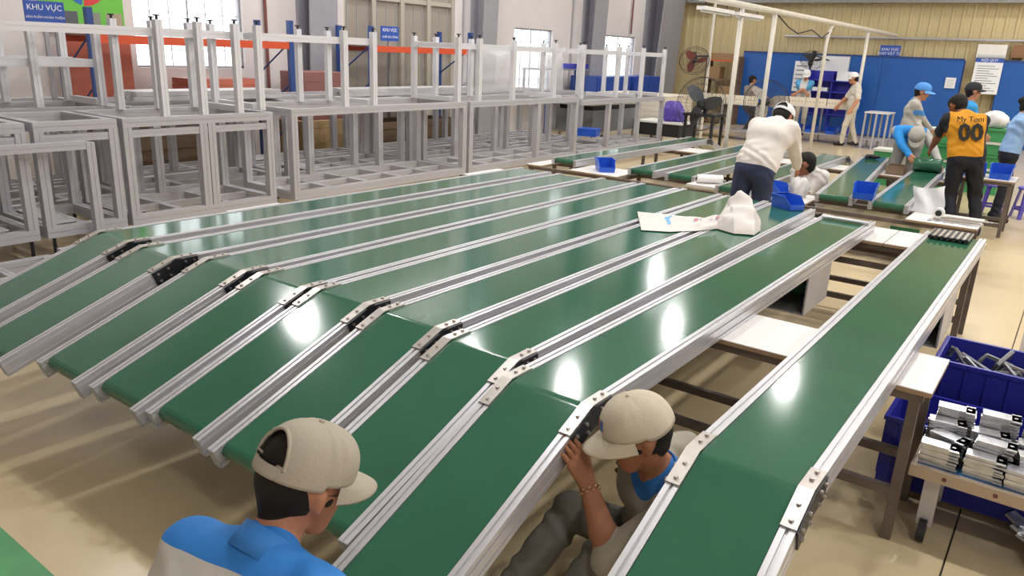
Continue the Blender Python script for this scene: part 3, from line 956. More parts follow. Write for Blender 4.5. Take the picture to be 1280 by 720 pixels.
# wrapped purple goods and blue tray near the fan
def blob(name, label, cat, loc, r, m, seed=0, n=14, sq=.75, amp=.18):
    rnd = random.Random(seed)
    ph = [rnd.uniform(0, 6.28) for _ in range(6)]
    vs, fs = [], []
    for i in range(n + 1):
        th = math.pi * i / n
        for j in range(2 * n):
            p = math.pi * j / n
            k = 1 + amp * (math.sin(3 * p + ph[0]) * math.sin(2 * th + ph[1]) + .7 * math.sin(7 * p + ph[2] + 4 * th) * math.sin(th) + .5 * math.sin(11 * p + 9 * th + ph[3]) * math.sin(th))
            z = math.cos(th) * k
            vs.append((r[0] * math.sin(th) * math.cos(p) * k, r[1] * math.sin(th) * math.sin(p) * k, max(-sq, z) * r[2] + r[2] * sq))
    for i in range(n):
        for j in range(2 * n):
            fs.append((i * 2 * n + j, i * 2 * n + (j + 1) % (2 * n), (i + 1) * 2 * n + (j + 1) % (2 * n), (i + 1) * 2 * n + j))
    o = MB()
    o.smooth = True
    o.add(vs, fs)
    return tag(o.build(name, m, loc=loc), label, cat)


blob('goods_bag', 'tied purple bag on the low white bench', 'bag', (-7.3, 15.85, .56), (.24, .2, .24), mat('purple_bag', '5b45a8', .4), 3)
tag(bx('tray', (-.18, -.18, 0), (.18, .18, .14), BLUE_BIN, loc=(-7.55, 12.7, .42), rot=(.0, .0, .3)), 'small blue tray inside the end frame', 'tray')
# ------------------------------------------------------------------ people: blended round-cone bodies, meshed as one surface
def _cone(P, a, b, r1, r2):
    ba = b - a
    l2 = float(ba @ ba) + 1e-12
    rr = r1 - r2
    a2 = l2 - rr * rr
    il2 = 1.0 / l2
    pa = P - a
    y = pa @ ba
    z = y - l2
    q = pa * l2 - y[..., None] * ba
    x2 = (q * q).sum(-1)
    y2 = y * y * l2
    z2 = z * z * l2
    k = np.sign(rr) * rr * rr * x2
    d = (np.sqrt(np.maximum(x2 * a2 * il2, 0)) + y * rr) * il2 - r1
    c1 = np.sign(z) * a2 * z2 > k
    c2 = np.sign(y) * a2 * y2 < k
    d2 = np.sqrt(np.maximum(x2 + z2, 0)) * il2 - r2
    d1 = np.sqrt(np.maximum(x2 + y2, 0)) * il2 - r1
    return np.where(c1, d2, np.where(c2, d1, d))


def sdf_mesh(prims, h):
    lo = np.min([np.minimum(p[0], p[1]) - max(p[2], p[3]) for p in prims], 0) - 3 * h
    hi = np.max([np.maximum(p[0], p[1]) + max(p[2], p[3]) for p in prims], 0) + 3 * h
    n = np.ceil((hi - lo) / h).astype(int) + 1
    D = np.full(n, .5, np.float32)
    for (a, b, r1, r2, lab, k) in prims:
        m = max(r1, r2) + max(2.2 * k, 3 * h)
        i0 = np.maximum(((np.minimum(a, b) - m - lo) / h).astype(int), 0)
        i1 = np.minimum(((np.maximum(a, b) + m - lo) / h).astype(int) + 2, n)
        sl = tuple(slice(i0[i], i1[i]) for i in range(3))
        ax = [lo[i] + h * np.arange(i0[i], i1[i]) for i in range(3)]
        P = np.stack(np.meshgrid(*ax, indexing='ij'), -1)
        d = _cone(P, a, b, r1, r2)
        c = D[sl]
        w = np.maximum(k - np.abs(c - d), 0) / max(k, 1e-6)
        D[sl] = np.minimum(c, d) - w * w * k * .25
    S = D < 0
    cnt = np.zeros(n - 1, np.uint8)
    for i in (0, 1):
        for j in (0, 1):
            for k in (0, 1):
                cnt += S[i:n[0] - 1 + i, j:n[1] - 1 + j, k:n[2] - 1 + k]
    act = np.argwhere((cnt > 0) & (cnt < 8))
    idx = np.full(n - 1, -1, np.int32)
    idx[tuple(act.T)] = np.arange(len(act))
    pos = np.zeros((len(act), 3))
    num = np.zeros(len(act))
    cs = [np.array((i, j, k)) for i in (0, 1) for j in (0, 1) for k in (0, 1)]
    val = {tuple(c): D[tuple((act + c).T)] for c in cs}
    for c in cs:
        for ax in range(3):
            if c[ax] == 0:
                c2 = c.copy()
                c2[ax] = 1
                s1, s2 = val[tuple(c)], val[tuple(c2)]
                x = (s1 < 0) != (s2 < 0)
                t = np.where(x, s1 / np.where(x, s1 - s2, 1), 0)
                pos += np.where(x[:, None], c + t[:, None] * (c2 - c), 0)
                num += x
    V = lo + h * (act + pos / num[:, None])
    F = []
    for ax in range(3):
        u, v = (ax + 1) % 3, (ax + 2) % 3
        s1 = [slice(None)] * 3
        s2 = [slice(None)] * 3
        s1[ax], s2[ax] = slice(0, -1), slice(1, None)
        A, B = S[tuple(s1)], S[tuple(s2)]
        E = np.argwhere(A != B)
        E = E[(E[:, u] > 0) & (E[:, v] > 0) & (E[:, u] < n[u] - 1) & (E[:, v] < n[v] - 1)]
        flip = A[tuple(E.T)]
        q = []
        for (du, dv) in ((-1, -1), (0, -1), (0, 0), (-1, 0)):
            c = E.copy()
            c[:, u] += du
            c[:, v] += dv
            q.append(idx[tuple(c.T)])
        q = np.stack(q, 1)
        q[~flip] = q[~flip][:, ::-1]
        F.append(q)
    return V, np.concatenate(F)


PAL = {'skin': 'b98366', 'hair': '17130f', 'shoe': '2a2625', 'eye': '1a1412', 'lip': '8f4f45', 'nail': 'd3a08a'}


def person_material(name, order, pal, cloth):
    m = bpy.data.materials.new(name)
    m.use_nodes = True
    nt = m.node_tree
    b = nt.nodes['Principled BSDF']
    prev = None
    tc = nt.nodes.new('ShaderNodeTexCoord')
    nz = nt.nodes.new('ShaderNodeTexNoise')
    nz.inputs['Scale'].default_value = 14
    nz.inputs['Detail'].default_value = 4
    nt.links.new(tc.outputs['Object'], nz.inputs['Vector'])
    for lab in order:
        rgb = nt.nodes.new('ShaderNodeMix')
        rgb.data_type = 'RGBA'
        c = lin(pal[lab])
        mul = nt.nodes.new('ShaderNodeMix')
        mul.data_type = 'RGBA'
        mul.inputs[6].default_value = tuple(x * .88 for x in c[:3]) + (1,)
        mul.inputs[7].default_value = tuple(min(1, x * 1.1) for x in c[:3]) + (1,)
        nt.links.new(nz.outputs['Fac'], mul.inputs[0])
        if prev is None:
            prev = mul.outputs[2]
            continue
        at = nt.nodes.new('ShaderNodeAttribute')
        at.attribute_name = 'd_' + lab
        lt = nt.nodes.new('ShaderNodeMath')
        lt.operation = 'LESS_THAN'
        lt.inputs[1].default_value = 0
        nt.links.new(at.outputs['Fac'], lt.inputs[0])
        nt.links.new(lt.outputs[0], rgb.inputs[0])
        nt.links.new(prev, rgb.inputs[6])
        nt.links.new(mul.outputs[2], rgb.inputs[7])
        prev = rgb.outputs[2]
    nt.links.new(prev, b.inputs['Base Color'])
    b.inputs['Roughness'].default_value = .7
    b.inputs['Specular IOR Level'].default_value = .3
    n2 = nt.nodes.new('ShaderNodeTexNoise')
    n2.inputs['Scale'].default_value = 22
    n2.inputs['Detail'].default_value = 3
    nt.links.new(tc.outputs['Object'], n2.inputs['Vector'])
    bp = nt.nodes.new('ShaderNodeBump')
    bp.inputs['Strength'].default_value = .12
    bp.inputs['Distance'].default_value = .02
    nt.links.new(n2.outputs['Fac'], bp.inputs['Height'])
    nt.links.new(bp.outputs[0], b.inputs['Normal'])
    return m


def A3(v):
    return np.array(tuple(v), float)


def ik(a, c, l1, l2, pole):
    a, c, pole = A3(a), A3(c), A3(pole)
    d = c - a
    L = np.linalg.norm(d)
    if L > (l1 + l2) * .995:
        c = a + d / L * (l1 + l2) * .995
        d = c - a
        L = np.linalg.norm(d)
    x = (l1 * l1 - l2 * l2 + L * L) / (2 * L)
    u = d / L
    p = pole - u * (pole @ u)
    p = p / (np.linalg.norm(p) + 1e-9)
    return a + u * x + p * math.sqrt(max(l1 * l1 - x * x, 0)), c


def unit(v):
    v = A3(v)
    return v / (np.linalg.norm(v) + 1e-12)


def person(label, pelvis, fwd, spine, head, hfwd, hup, wl, wr, fl_, fr_, pal, s=1.0, h=.012, sleeve='long',
           hands=None, twist=None, hair=True, cap=None, loose=1.0, accents=(), poles=None, collar=None, collar_h=.03, sleeve_cut=.55, neck_base=None, long_hair=False):
    """pelvis: point; fwd: facing (x, y); spine: direction; head: point; wl/wr: wrists; fl_/fr_: ankles"""
    F = unit((fwd[0], fwd[1], 0))
    U = unit(spine)
    Rt = unit(np.cross(F, (0, 0, 1)))
    Rs = unit(np.cross(F, (0, 0, 1)) if twist is None else A3((*twist, 0)))   # shoulder line towards the right hand
    B = unit(np.cross(U, Rs)) * 1.0        # chest forward
    pel = A3(pelvis)
    nk = pel + U * .50 * s if neck_base is None else A3(neck_base)
    che = pel + (nk - pel) * .70
    mid = pel + (nk - pel) * .36
    hd, hf, hu = A3(head), unit(hfwd), unit(hup)
    hr = unit(np.cross(hf, hu))
    hu = np.cross(hr, hf)
    shc = pel + (nk - pel) * .90
    shL, shR = shc - Rs * .178 * s, shc + Rs * .178 * s
    poles = poles or {}
    pdown = -B * .6 + A3((0, 0, -1))
    elL, wl = ik(shL, wl, .285 * s, .25 * s, poles.get('el', pdown - Rs * .4))
    elR, wr = ik(shR, wr, .285 * s, .25 * s, poles.get('er', pdown + Rs * .4))
    hpL, hpR = pel - Rt * .09 * s - A3((0, 0, .03 * s)), pel + Rt * .09 * s - A3((0, 0, .03 * s))
    knL, fl_ = ik(hpL, fl_, .42 * s, .41 * s, poles.get('kl', F + A3((0, 0, .2)) - Rt * .15))
    knR, fr_ = ik(hpR, fr_, .42 * s, .41 * s, poles.get('kr', F + A3((0, 0, .2)) + Rt * .15))
    P = []

    def c(a, b, r1, r2, lab, k=.03):
        P.append((A3(a), A3(b), r1 * s, r2 * s, lab, k * s))
    z = 1.0 * loose
    c(pel - Rt * .075 * s, pel + Rt * .075 * s, .115, .115, 'bottom', .04)
    c(mid - Rs * .065 * s, mid + Rs * .065 * s, .118 * z, .118 * z, 'top', .05)
    c(pel + U * .08 * s - Rt * .07 * s, pel + U * .08 * s + Rt * .07 * s, .122 * z, .122 * z, 'top', .03)
    c(che - Rs * .09 * s, che + Rs * .09 * s, .12 * z, .12 * z, 'top', .06)
    c(shL + Rs * .03 * s, shR - Rs * .03 * s, .068 * z, .068 * z, 'top', .05)
    c(shc - Rs * .06 * s, nk - Rs * .02 * s + U * .01, .07, .05, 'top', .04)
    c(shc + Rs * .06 * s, nk + Rs * .02 * s + U * .01, .07, .05, 'top', .04)
    c(nk - U * .03 * s, hd - hu * .05 * s - hf * .01 * s, .054, .05, 'skin', .02)
    # head
    c(hd + hu * .025 * s - hf * .02 * s, hd + hu * .02 * s + hf * .012 * s, .088, .084, 'skin', .01)
    c(hd + hf * .03 * s - hu * .01 * s, hd + hf * .052 * s - hu * .085 * s, .068, .036, 'skin', .02)
    c(hd + hf * .088 * s + hu * .012 * s, hd + hf * .104 * s - hu * .028 * s, .008, .0135, 'skin', .012)
    c(hd + hf * .082 * s - hu * .056 * s - hr * .014 * s, hd + hf * .082 * s - hu * .056 * s + hr * .014 * s, .0085, .0085, 'lip', .006)
    c(hd + hf * .085 * s + hu * .03 * s - hr * .035 * s, hd + hf * .085 * s + hu * .03 * s + hr * .035 * s, .010, .010, 'skin', .014)
    for sg in (-1, 1):
        c(hd + hr * sg * .083 * s + hu * .012 * s - hf * .012 * s, hd + hr * sg * .083 * s - hu * .022 * s - hf * .004 * s, .019, .012, 'skin', .008)
        c(hd + hf * .079 * s + hu * .008 * s + hr * sg * .031 * s, hd + hf * .080 * s + hu * .008 * s + hr * sg * .033 * s, .011, .011, 'eye', .004)
    if hair and cap:
        c(hd + hu * .05 * s - hf * .03 * s, hd + hu * .055 * s - hf * .01 * s, .078, .078, 'hair', .008)
        c(hd + hu * .02 * s - hf * .028 * s, hd + hu * .035 * s - hf * .015 * s, .086, .082, 'hair', .008)
        c(hd - hu * .0 * s - hf * .045 * s, hd - hu * .045 * s - hf * .048 * s, .064, .046, 'hair', .012)
        for sg in (-1, 1):
            c(hd + hu * .03 * s + hr * sg * .056 * s + hf * .03 * s, hd - hu * .005 * s + hr * sg * .066 * s + hf * .02 * s, .022, .016, 'hair', .01)
    elif hair:
        c(hd + hu * .042 * s - hf * .03 * s, hd + hu * .05 * s + hf * .02 * s, .092, .082, 'hair', .012)
        c(hd + hu * .0 * s - hf * .04 * s, hd - hu * .045 * s - hf * .045 * s, .075, .05, 'hair', .015)
        for sg in (-1, 1):
            c(hd + hu * .03 * s + hr * sg * .055 * s + hf * .03 * s, hd + hu * .0 * s + hr * sg * .062 * s + hf * .012 * s, .03, .022, 'hair', .01)
        if long_hair:
            c(hd + hu * .05 * s - hf * .10 * s, hd + hu * .03 * s - hf * .12 * s, .05, .045, 'hair', .01)
    # arms
    for sh, el, w_, sg in ((shL, elL, wl, -1), (shR, elR, wr, 1)):
        lc = 'top' if sleeve != 'none' else 'skin'
        if sleeve == 'long':
            c(sh, el, .066 * z, .054 * z, 'top', .03)
            c(el, w_, .054 * z, .041 * z, 'top', .015)
            c(el + (w_ - el) * .8, w_ + (w_ - el) * .06, .032, .028, 'skin', .01)
        else:
            e2 = sh + (el - sh) * (sleeve_cut if sleeve == 'short' else 1.0)
            c(sh, e2, .068 * z, .062 * z, 'top', .03)
            c(sh + (el - sh) * .3, el, .048, .043, 'skin', .01)
            c(el, el + (w_ - el) * .35, .043, .044, 'skin', .015)
            c(el + (w_ - el) * .35, w_, .044, .029, 'skin', .015)
    # hands
    hands = hands or {}
    for w_, el, sg, key in ((wl, elL, -1, 'l'), (wr, elR, 1, 'r')):
        d0 = unit(w_ - el)
        spec = hands.get(key, {})
        d = unit(spec.get('dir', d0))
        nrm = A3(spec.get('palm', -Rs * sg * .8 + B * .0 + A3((0, 0, -.4))))
        nrm = unit(nrm - d * (nrm @ d))
        sd = np.cross(d, nrm) * (-sg)             # towards the thumb
        if spec.get('thumb') is not None:
            sd = unit(A3(spec['thumb']) - d * (A3(spec['thumb']) @ d) - nrm * (A3(spec['thumb']) @ nrm))
        curl = spec.get('curl', .35)
        wp = w_ + d * .012 * s
        fl = [.068, .078, .074, .056]
        for q in range(4):
            o = (.033 - .022 * q) * s
            kn = wp + d * (.088 - .004 * abs(q - 1.2)) * s + sd * o * 1.06
            c(wp + sd * o * .6, kn, .017, .0135, 'skin', .012)
            p, ang = kn, curl * .55
            for sgm in range(3):
                dd = d * math.cos(ang) + nrm * math.sin(ang)
                L = fl[q] * s * (.45, .32, .23)[sgm]
                r = (.0098, .0088, .0078)[sgm]
                c(p, p + dd * L, r, r * .93, 'skin', .004)
                p = p + dd * L
                ang += curl * (1.1 + .15 * q)
        tb = wp + sd * .024 * s + d * .018 * s
        t1 = tb + (sd * .75 + d * .65 + nrm * .25) * .036 * s
        t2 = t1 + (sd * .35 + d * .9 + nrm * (.2 + curl * .5)) * .03 * s
        t3 = t2 + (sd * .05 + d * .9 + nrm * (.3 + curl)) * .024 * s
        c(tb, t1, .0165, .0125, 'skin', .01)
        c(t1, t2, .0115, .0105, 'skin', .004)
        c(t2, t3, .0105, .0085, 'skin', .004)
    # legs
    for hp, kn, an in ((hpL, knL, fl_), (hpR, knR, fr_)):
        c(hp, kn, .092 * z, .068 * z, 'bottom', .03)
        c(kn, an, .066 * z, .052 * z, 'bottom', .02)
        fd = unit(F + A3((0, 0, 0)))
        c(an - fd * .03 * s - A3((0, 0, .03 * s)), an + fd * .15 * s - A3((0, 0, .042 * s)), .046, .036, 'shoe', .02)
        c(an + fd * .05 * s - A3((0, 0, .02 * s)), an + A3((0, 0, .02 * s)), .04, .04, 'shoe', .02)
    root = A3((pel[0], pel[1], min(0, 0)))
    Pl = [(a - root, b - root, r1, r2, lab, k) for (a, b, r1, r2, lab, k) in P]
    V, Fc = sdf_mesh(Pl, h)
    labs = ['skin', 'hair', 'top', 'bottom', 'shoe', 'eye', 'lip']
    dl = {l: np.full(len(V), 9.0) for l in labs}
    for (a, b, r1, r2, lab, k) in Pl:
        dl[lab] = np.minimum(dl[lab], _cone(V, a, b, r1, r2))
    attr = {}
    for l in labs[1:]:
        oth = np.min([dl[m_] for m_ in labs if m_ != l], 0)
        attr[l] = dl[l] - oth
    # soft cloth folds
    N = None
    cl = np.clip(-np.minimum(attr['top'], attr['bottom']) / .02, 0, 1)
    ph = sum(A3(pelvis)) * 7
    fold = (np.sin(V @ A3((31, 17, 43)) + ph + 2.2 * np.sin(V @ A3((9, 23, 13)))) + .6 * np.sin(V @ A3((-47, 39, 21)) + 1.7 * np.sin(V @ A3((19, 11, 27)))))
    fold *= np.clip(np.sin(V @ A3((5, 7, 6)) + ph) + .6, 0, 1)
    me = bpy.data.meshes.new('body')
    me.from_pydata(V.tolist(), [], Fc.tolist())
    me.update()
    N = np.empty(len(V) * 3, np.float32)
    me.vertices.foreach_get('normal', N)
    N = N.reshape(-1, 3)
    V2 = V + N * (fold * cl * .0045)[:, None]
    me.vertices.foreach_set('co', V2.astype(np.float32).ravel())
    me.polygons.foreach_set('use_smooth', [True] * len(Fc))
    fr_world = {'V': V + root, 'pel': pel, 'nk': nk, 'U': U, 'R': Rs, 'B': B, 'sh': shc, 's': s, 'shL': shL, 'shR': shR, 'hd': hd, 'hf': hf, 'hr': hr}
    order = list(labs)
    palette = dict(PAL)
    palette.update(pal)
    for (nm, colr, fn, base) in accents:
        attr[nm] = np.maximum(attr[base] if base in attr else -np.ones(len(V)), fn(fr_world))
        order.append(nm)
        palette[nm] = colr
    for l, v in attr.items():
        a_ = me.attributes.new('d_' + l, 'FLOAT', 'POINT')
        a_.data.foreach_set('value', v.astype(np.float32))
    me.materials.append(person_material('person_colours', order, palette, None))
    t = thing('person', label, 'person', tuple(root))
    link('body', me, t)
    if cap:
        make_cap(t, hd - root, hf, hu, hr, s, **cap)
    if collar:
        # standing collar band round the neck
        o = MB()
        o.smooth = True
        n = 22
        up_ = unit(hd - hu * .05 * s - nk + U * .05)
        e1_ = unit(Rs - up_ * (Rs @ up_))
        e2_ = np.cross(up_, e1_)
        e2_ = e2_ if e2_ @ B > 0 else -e2_
        vs = []
        for k in range(n + 1):
            a = -2.6 + 5.2 * k / n + math.pi      # opening at the front
            dr = e1_ * math.sin(a) + e2_ * math.cos(a)
            for (rr_, zz) in ((.076, -.015), (.068, collar_h), (.062, collar_h), (.068, -.015)):
                vs.append(tuple(nk - root + dr * rr_ * s + up_ * zz * s))
        fs = [(4 * k + j, 4 * k + (j + 1) % 4, 4 * k + 4 + (j + 1) % 4, 4 * k + 4 + j) for k in range(n) for j in range(4)]
        fs += [(0, 1, 2, 3), (4 * n + 3, 4 * n + 2, 4 * n + 1, 4 * n)]
        o.add(vs, fs)
        o.build('collar', mat('collar_' + collar, collar, .75), t)
    return t, dict(elL=elL, elR=elR, wl=wl, wr=wr, root=root, hd=hd, hf=hf, hu=hu, hr=hr, nk=nk, U=U, B=B, Rs=Rs, pel=pel, shc=shc)


def make_cap(parent, hd, hf, hu, hr, s, col='b9b2a5', brim_col=None, opening=False, patch=None, tilt=.0):
    CM = mat('cap_cloth_' + col, col, .85, bump=.15, bscale=120)
    BM = mat('cap_cloth_' + (brim_col or col), brim_col or col, .85, bump=.15, bscale=120)
    o_ = hd + hu * .034 * s - hf * .008 * s
    Mx = Matrix(((hr[0], hf[0], hu[0], o_[0]), (hr[1], hf[1], hu[1], o_[1]), (hr[2], hf[2], hu[2], o_[2]), (0, 0, 0, 1))) @ Matrix.Rotation(tilt, 4, 'X') @ Matrix.Scale(s, 4)
    rx, ry, rz = .103, .119, .112
    na, nr = (96, 30) if opening else (48, 14)
    vs, fs = [], []

    def dome(t, a, g):
        # t 0 rim .. 1 top
        e = t * math.pi / 2
        seam = 1 - .018 * max(0, 1 - abs(((a / (math.pi / 3)) % 1) - .5) * -2 - 1.0) - (.012 if abs(((a / (math.pi / 3) + .5) % 1) - .5) < .035 else 0)
        r = math.cos(e) ** .75
        z = math.sin(e) ** .9 * rz
        fr = 1 + (.06 * (1 - t) * t * 4 if math.sin(a) > .3 else 0)
        return (math.cos(a) * rx * r * seam * g * fr, math.sin(a) * ry * r * seam * g * fr, z * g - .012 * (1 - t) * (1 if math.sin(a) < 0 else 0))
    for g in (1.0, .965):
        for i in range(nr):
            for j in range(na):
                vs.append(dome(i / nr, 2 * math.pi * j / na, g))
        vs.append(dome(1.0, 0, g))
    m = nr * na + 1

    HA, HT = .66, .46

    def hole(i, j):
        if not opening:
            return False
        a = 2 * math.pi * (j + .5) / na - 1.5 * math.pi
        t = (i + .5) / nr
        return t > .12 and (a / HA) ** 2 + ((t - .12) / HT) ** 2 < 1
    for g in (0, 1):
        o = g * m
        for i in range(nr - 1):
            for j in range(na):
                if hole(i, j):
                    continue
                q = (o + i * na + j, o + i * na + (j + 1) % na, o + (i + 1) * na + (j + 1) % na, o + (i + 1) * na + j)
                fs.append(q if g == 0 else q[::-1])
        for j in range(na):
            q = (o + (nr - 1) * na + j, o + (nr - 1) * na + (j + 1) % na, o + nr * na)
            fs.append(q if g == 0 else q[::-1])
    for j in range(na):
        fs.append((j, m + j, m + (j + 1) % na, (j + 1) % na))
    o = MB()
    o.smooth = True
    o.add(vs, fs, Mx)
    cp = link('cap', o.mesh('cap', CM, recalc=False), parent)
    if opening:
        e_ = MB()
        e_.smooth = True
        pts_ = []
        for k in range(25):
            th = math.pi * k / 24
            pts_.append(Mx @ Vector(dome(.12 + HT * math.sin(th), 1.5 * math.pi + HA * math.cos(th), 1.0)))
        pts_.append(pts_[0])
        e_.tube(pts_, .0045 * s, 6, False)
        e_.build('opening_trim', CM, cp)
    # brim
    b = MB()
    b.smooth = True
    nb, ns = 20, 7
    bv, bf = [], []
    for g in (0, -.0035):
        for i in range(nb + 1):
            a = math.radians(18 + 144 * i / nb)
            for j in range(ns + 1):
                t = j / ns
                ext = .078 * math.sin(math.pi * i / nb) ** .6
                x_, y_ = math.cos(a) * rx * .99, math.sin(a) * ry * .99
                bv.append((x_ * (1 + .05 * t), y_ + ext * t, .004 + g - .028 * (x_ / rx) ** 2 * t - .014 * t * t))
    W = (nb + 1) * (ns + 1)
    for g in (0, 1):
        for i in range(nb):
            for j in range(ns):
                q = (g * W + i * (ns + 1) + j, g * W + i * (ns + 1) + j + 1, g * W + (i + 1) * (ns + 1) + j + 1, g * W + (i + 1) * (ns + 1) + j)
                bf.append(q[::-1] if g == 0 else q)
    for i in range(nb):
        q = i * (ns + 1) + ns
        bf.append((q, q + ns + 1, W + q + ns + 1, W + q))
    b.add(bv, bf, Mx)
    b.build('brim', BM, cp)
    k = MB()
    k.smooth = True
    k.lathe([(.007, rz - .002), (.007, rz + .003), (.001, rz + .006)], 8, Mx)
    k.build('button', CM, cp)
    if patch:
        for q, (pc, x0, x1) in enumerate(patch):
            pm = MB()
            pv = []
            for i in range(5):
                for j in range(5):
                    a = math.pi / 2 + (x0 + (x1 - x0) * i / 4)
                    p = dome(.18 + .22 * j / 4, a, 1.012)
                    pv.append(p)
            pm.smooth = True
            pm.add(pv, [(i * 5 + j, (i + 1) * 5 + j, (i + 1) * 5 + j + 1, i * 5 + j + 1) for i in range(4) for j in range(4)], Mx)
            pm.build('cap_badge', mat('badge_' + pc, pc, .6), cp)
    return cp
# ------------------------------------------------------------------ the people of the photograph
KHAKI, LGREY, BLUE_Y = 'b5ad9c', 'b4b1aa', '2f78c4'


def at_depth(px, py, dep):
    v = (px - 640) / F_PX * _r - (py - 360) / F_PX * _u + _fw
    return A3(Vector((0, 0, CAM_H)) + v * dep)


# man in cap seen from behind, sitting in front of the conveyors
hd1 = A3((-1.235, .945, .975))
nk1 = A3((-1.225, .82, .868))
bf1 = (-.20, .95)
R1 = unit(np.cross((*bf1, 0), (0, 0, 1)))
def yoke(f):
    up = unit(f['U'] - f['R'] * (f['U'] @ f['R']))
    return (f['V'] - (f['nk'] - up * .022)) @ (-up)


w1l = nk1 + A3((-.30, .24, -.48))
w1r = nk1 + A3((-.05, .22, -.48))
man1, i1 = person('man in grey cap and blue-yoked jacket sitting with his back to the conveyor ends', (-1.30, .62, .42), bf1, unit(nk1 - A3((-1.30, .62, .42))), hd1, (.20, .93, -.36), (.06, .33, .95),
                  w1l, w1r, (-1.62, .86, .09), (-1.40, .90, .09), {'top': LGREY, 'bottom': '8b8880', 'skin': 'a9755c'}, h=.0075, cap=dict(col='a29a8b', opening=True, tilt=-.06),
                  accents=[('yoke', BLUE_Y, yoke, 'top')], neck_base=nk1, collar=BLUE_Y, collar_h=.045, loose=1.06)
# his glasses
t = MB()
hf, hr_, hu_ = i1['hf'], i1['hr'], i1['hu']
c0 = i1['hd'] - i1['root'] + hu_ * .01 + hf * .1
for sg in (-1, 1):
    c1 = c0 + hr_ * .034 * sg
    t.tube([tuple(c1 + hr_ * .024 * math.cos(a) + hu_ * .018 * math.sin(a)) for a in [2 * math.pi * k / 12 for k in range(13)]], .0015, 5)
    t.tube([tuple(c1 + hr_ * .024 * sg), tuple(c1 + hr_ * .05 * sg - hf * .02), tuple(c1 + hr_ * .052 * sg - hf * .1)], .0015, 5)
t.build('glasses', mat('glasses_wire', '8a8a8a', .3, .9), man1)
t = thing('low_stool', 'low grey stool under the man in the blue-yoked jacket', 'stool', (-1.30, .62, 0))
bx('seat', (-.15, -.13, .255), (.15, .13, .285), mat('stool_grey', '8f9296', .5), t)
for a in (-.12, .12):
    for b_ in (-.1, .1):
        bx('leg', (a - .015, b_ - .015, 0), (a + .015, b_ + .015, .255), TUBE_STEEL, t)

# crouching man with his hand on the rail
hd2 = A3((-.945, 2.035, .755))
nk2 = A3((-.90, 2.13, .60))
f2 = (-.62, -.78)
yoke2 = lambda f: np.linalg.norm(f['V'] - f['nk'], axis=1) - .115
w2l = A3((-1.070, 1.945, .575))
man2, i2 = person('crouching man in beige cap gripping the conveyor rail', (-.93, 2.36, .135), f2, unit(nk2 - A3((-.93, 2.36, .135))), hd2, (-.70, -.62, -.34), (-.22, -.2, .95),
                  w2l, (-1.02, 2.30, .40), (-1.06, 1.62, .09), (-1.28, 1.78, .09), {'top': 'a39d90', 'bottom': '77736b', 'skin': '9a6a50'}, h=.0052, sleeve='elbow',
                  cap=dict(col='c2b8a4', tilt=-.05, patch=(('3f6fae', .10, .28), ('b8605c', -.12, .08))),
                  hands={'l': {'dir': (-.30, -.30, .90), 'palm': (-.93, .1, -.3), 'thumb': (.1, .95, .3), 'curl': .2}, 'r': {'dir': (-.5, -.3, .7), 'palm': (-.7, .3, .0), 'curl': .7}},
                  accents=[('yoke', '2f70b8', yoke2, 'top')], collar='2f70b8', neck_base=nk2, loose=1.04,
                  poles={'el': A3((.45, -.35, -.85)), 'er': A3((.2, .6, -.6)), 'kl': A3((-.25, -.2, 1)), 'kr': A3((-.5, -.1, 1))})
# bracelet
b = MB()
b.smooth = True
wv = i2['wl'] - i2['elL']
cb = i2['elL'] + wv * .9 - i2['root']
u_ = unit(wv)
e1 = unit(np.cross(u_, (0, 0, 1)))
e2 = np.cross(u_, e1)
for k in range(20):
    a0, a1 = 2 * math.pi * k / 20, 2 * math.pi * (k + .8) / 20
    b.tube([tuple(cb + (e1 * math.cos(a) + e2 * math.sin(a)) * .036 + u_ * .005 * (1 if k % 2 else -1)) for a in (a0, (a0 + a1) / 2, a1)], .0042, 6)
tag(b.build('bracelet', mat('bracelet_metal', 'c9a989', .3, .9), man2), kind='stuff')

# man in white jacket bending over the second row
man3, i3 = person('man in white jacket and blue jeans bending over a table with his back turned', (-2.44, 7.22, .93), (.12, 1), (.12, .50, .86), (-2.37, 7.60, 1.40), (.1, .75, -.66), (.05, .65, .75),
                  (-2.60, 8.0, .86), (-2.22, 7.9, .84), (-2.64, 7.15, .09), (-2.38, 7.2, .09), {'top': 'd9d3cd', 'bottom': '333b56', 'skin': 'a47258'}, h=.012, loose=1.14, s=1.0,
                  cap=dict(col='cfcfd2', opening=True))
# seated man with black hair
man4, i4 = person('black-haired man sitting low between the second-row conveyors', (-2.47, 9.34, .20), (-.35, -.9), (-.02, -.12, 1), (-2.53, 9.20, .79), (-.95, -.15, -.2), (-.1, 0, 1),
                  (-2.66, 8.98, .50), (-2.42, 8.92, .5), (-2.42, 8.98, .09), (-2.66, 8.98, .09), {'top': 'cfc9c4', 'bottom': '55545c', 'skin': '9d6a4f'}, h=.012, s=1.06, collar='8e3a36')
t = thing('low_stool', 'low dark stool under the black-haired seated man', 'stool', (-2.50, 9.36, 0))
bx('seat', (-.14, -.12, .06), (.14, .12, .08), DARK, t)
for a in (-.13, .13):
    for b_ in (-.11, .11):
        bx('leg', (a - .015, b_ - .015, 0), (a + .015, b_ + .015, .06), DARK, t)

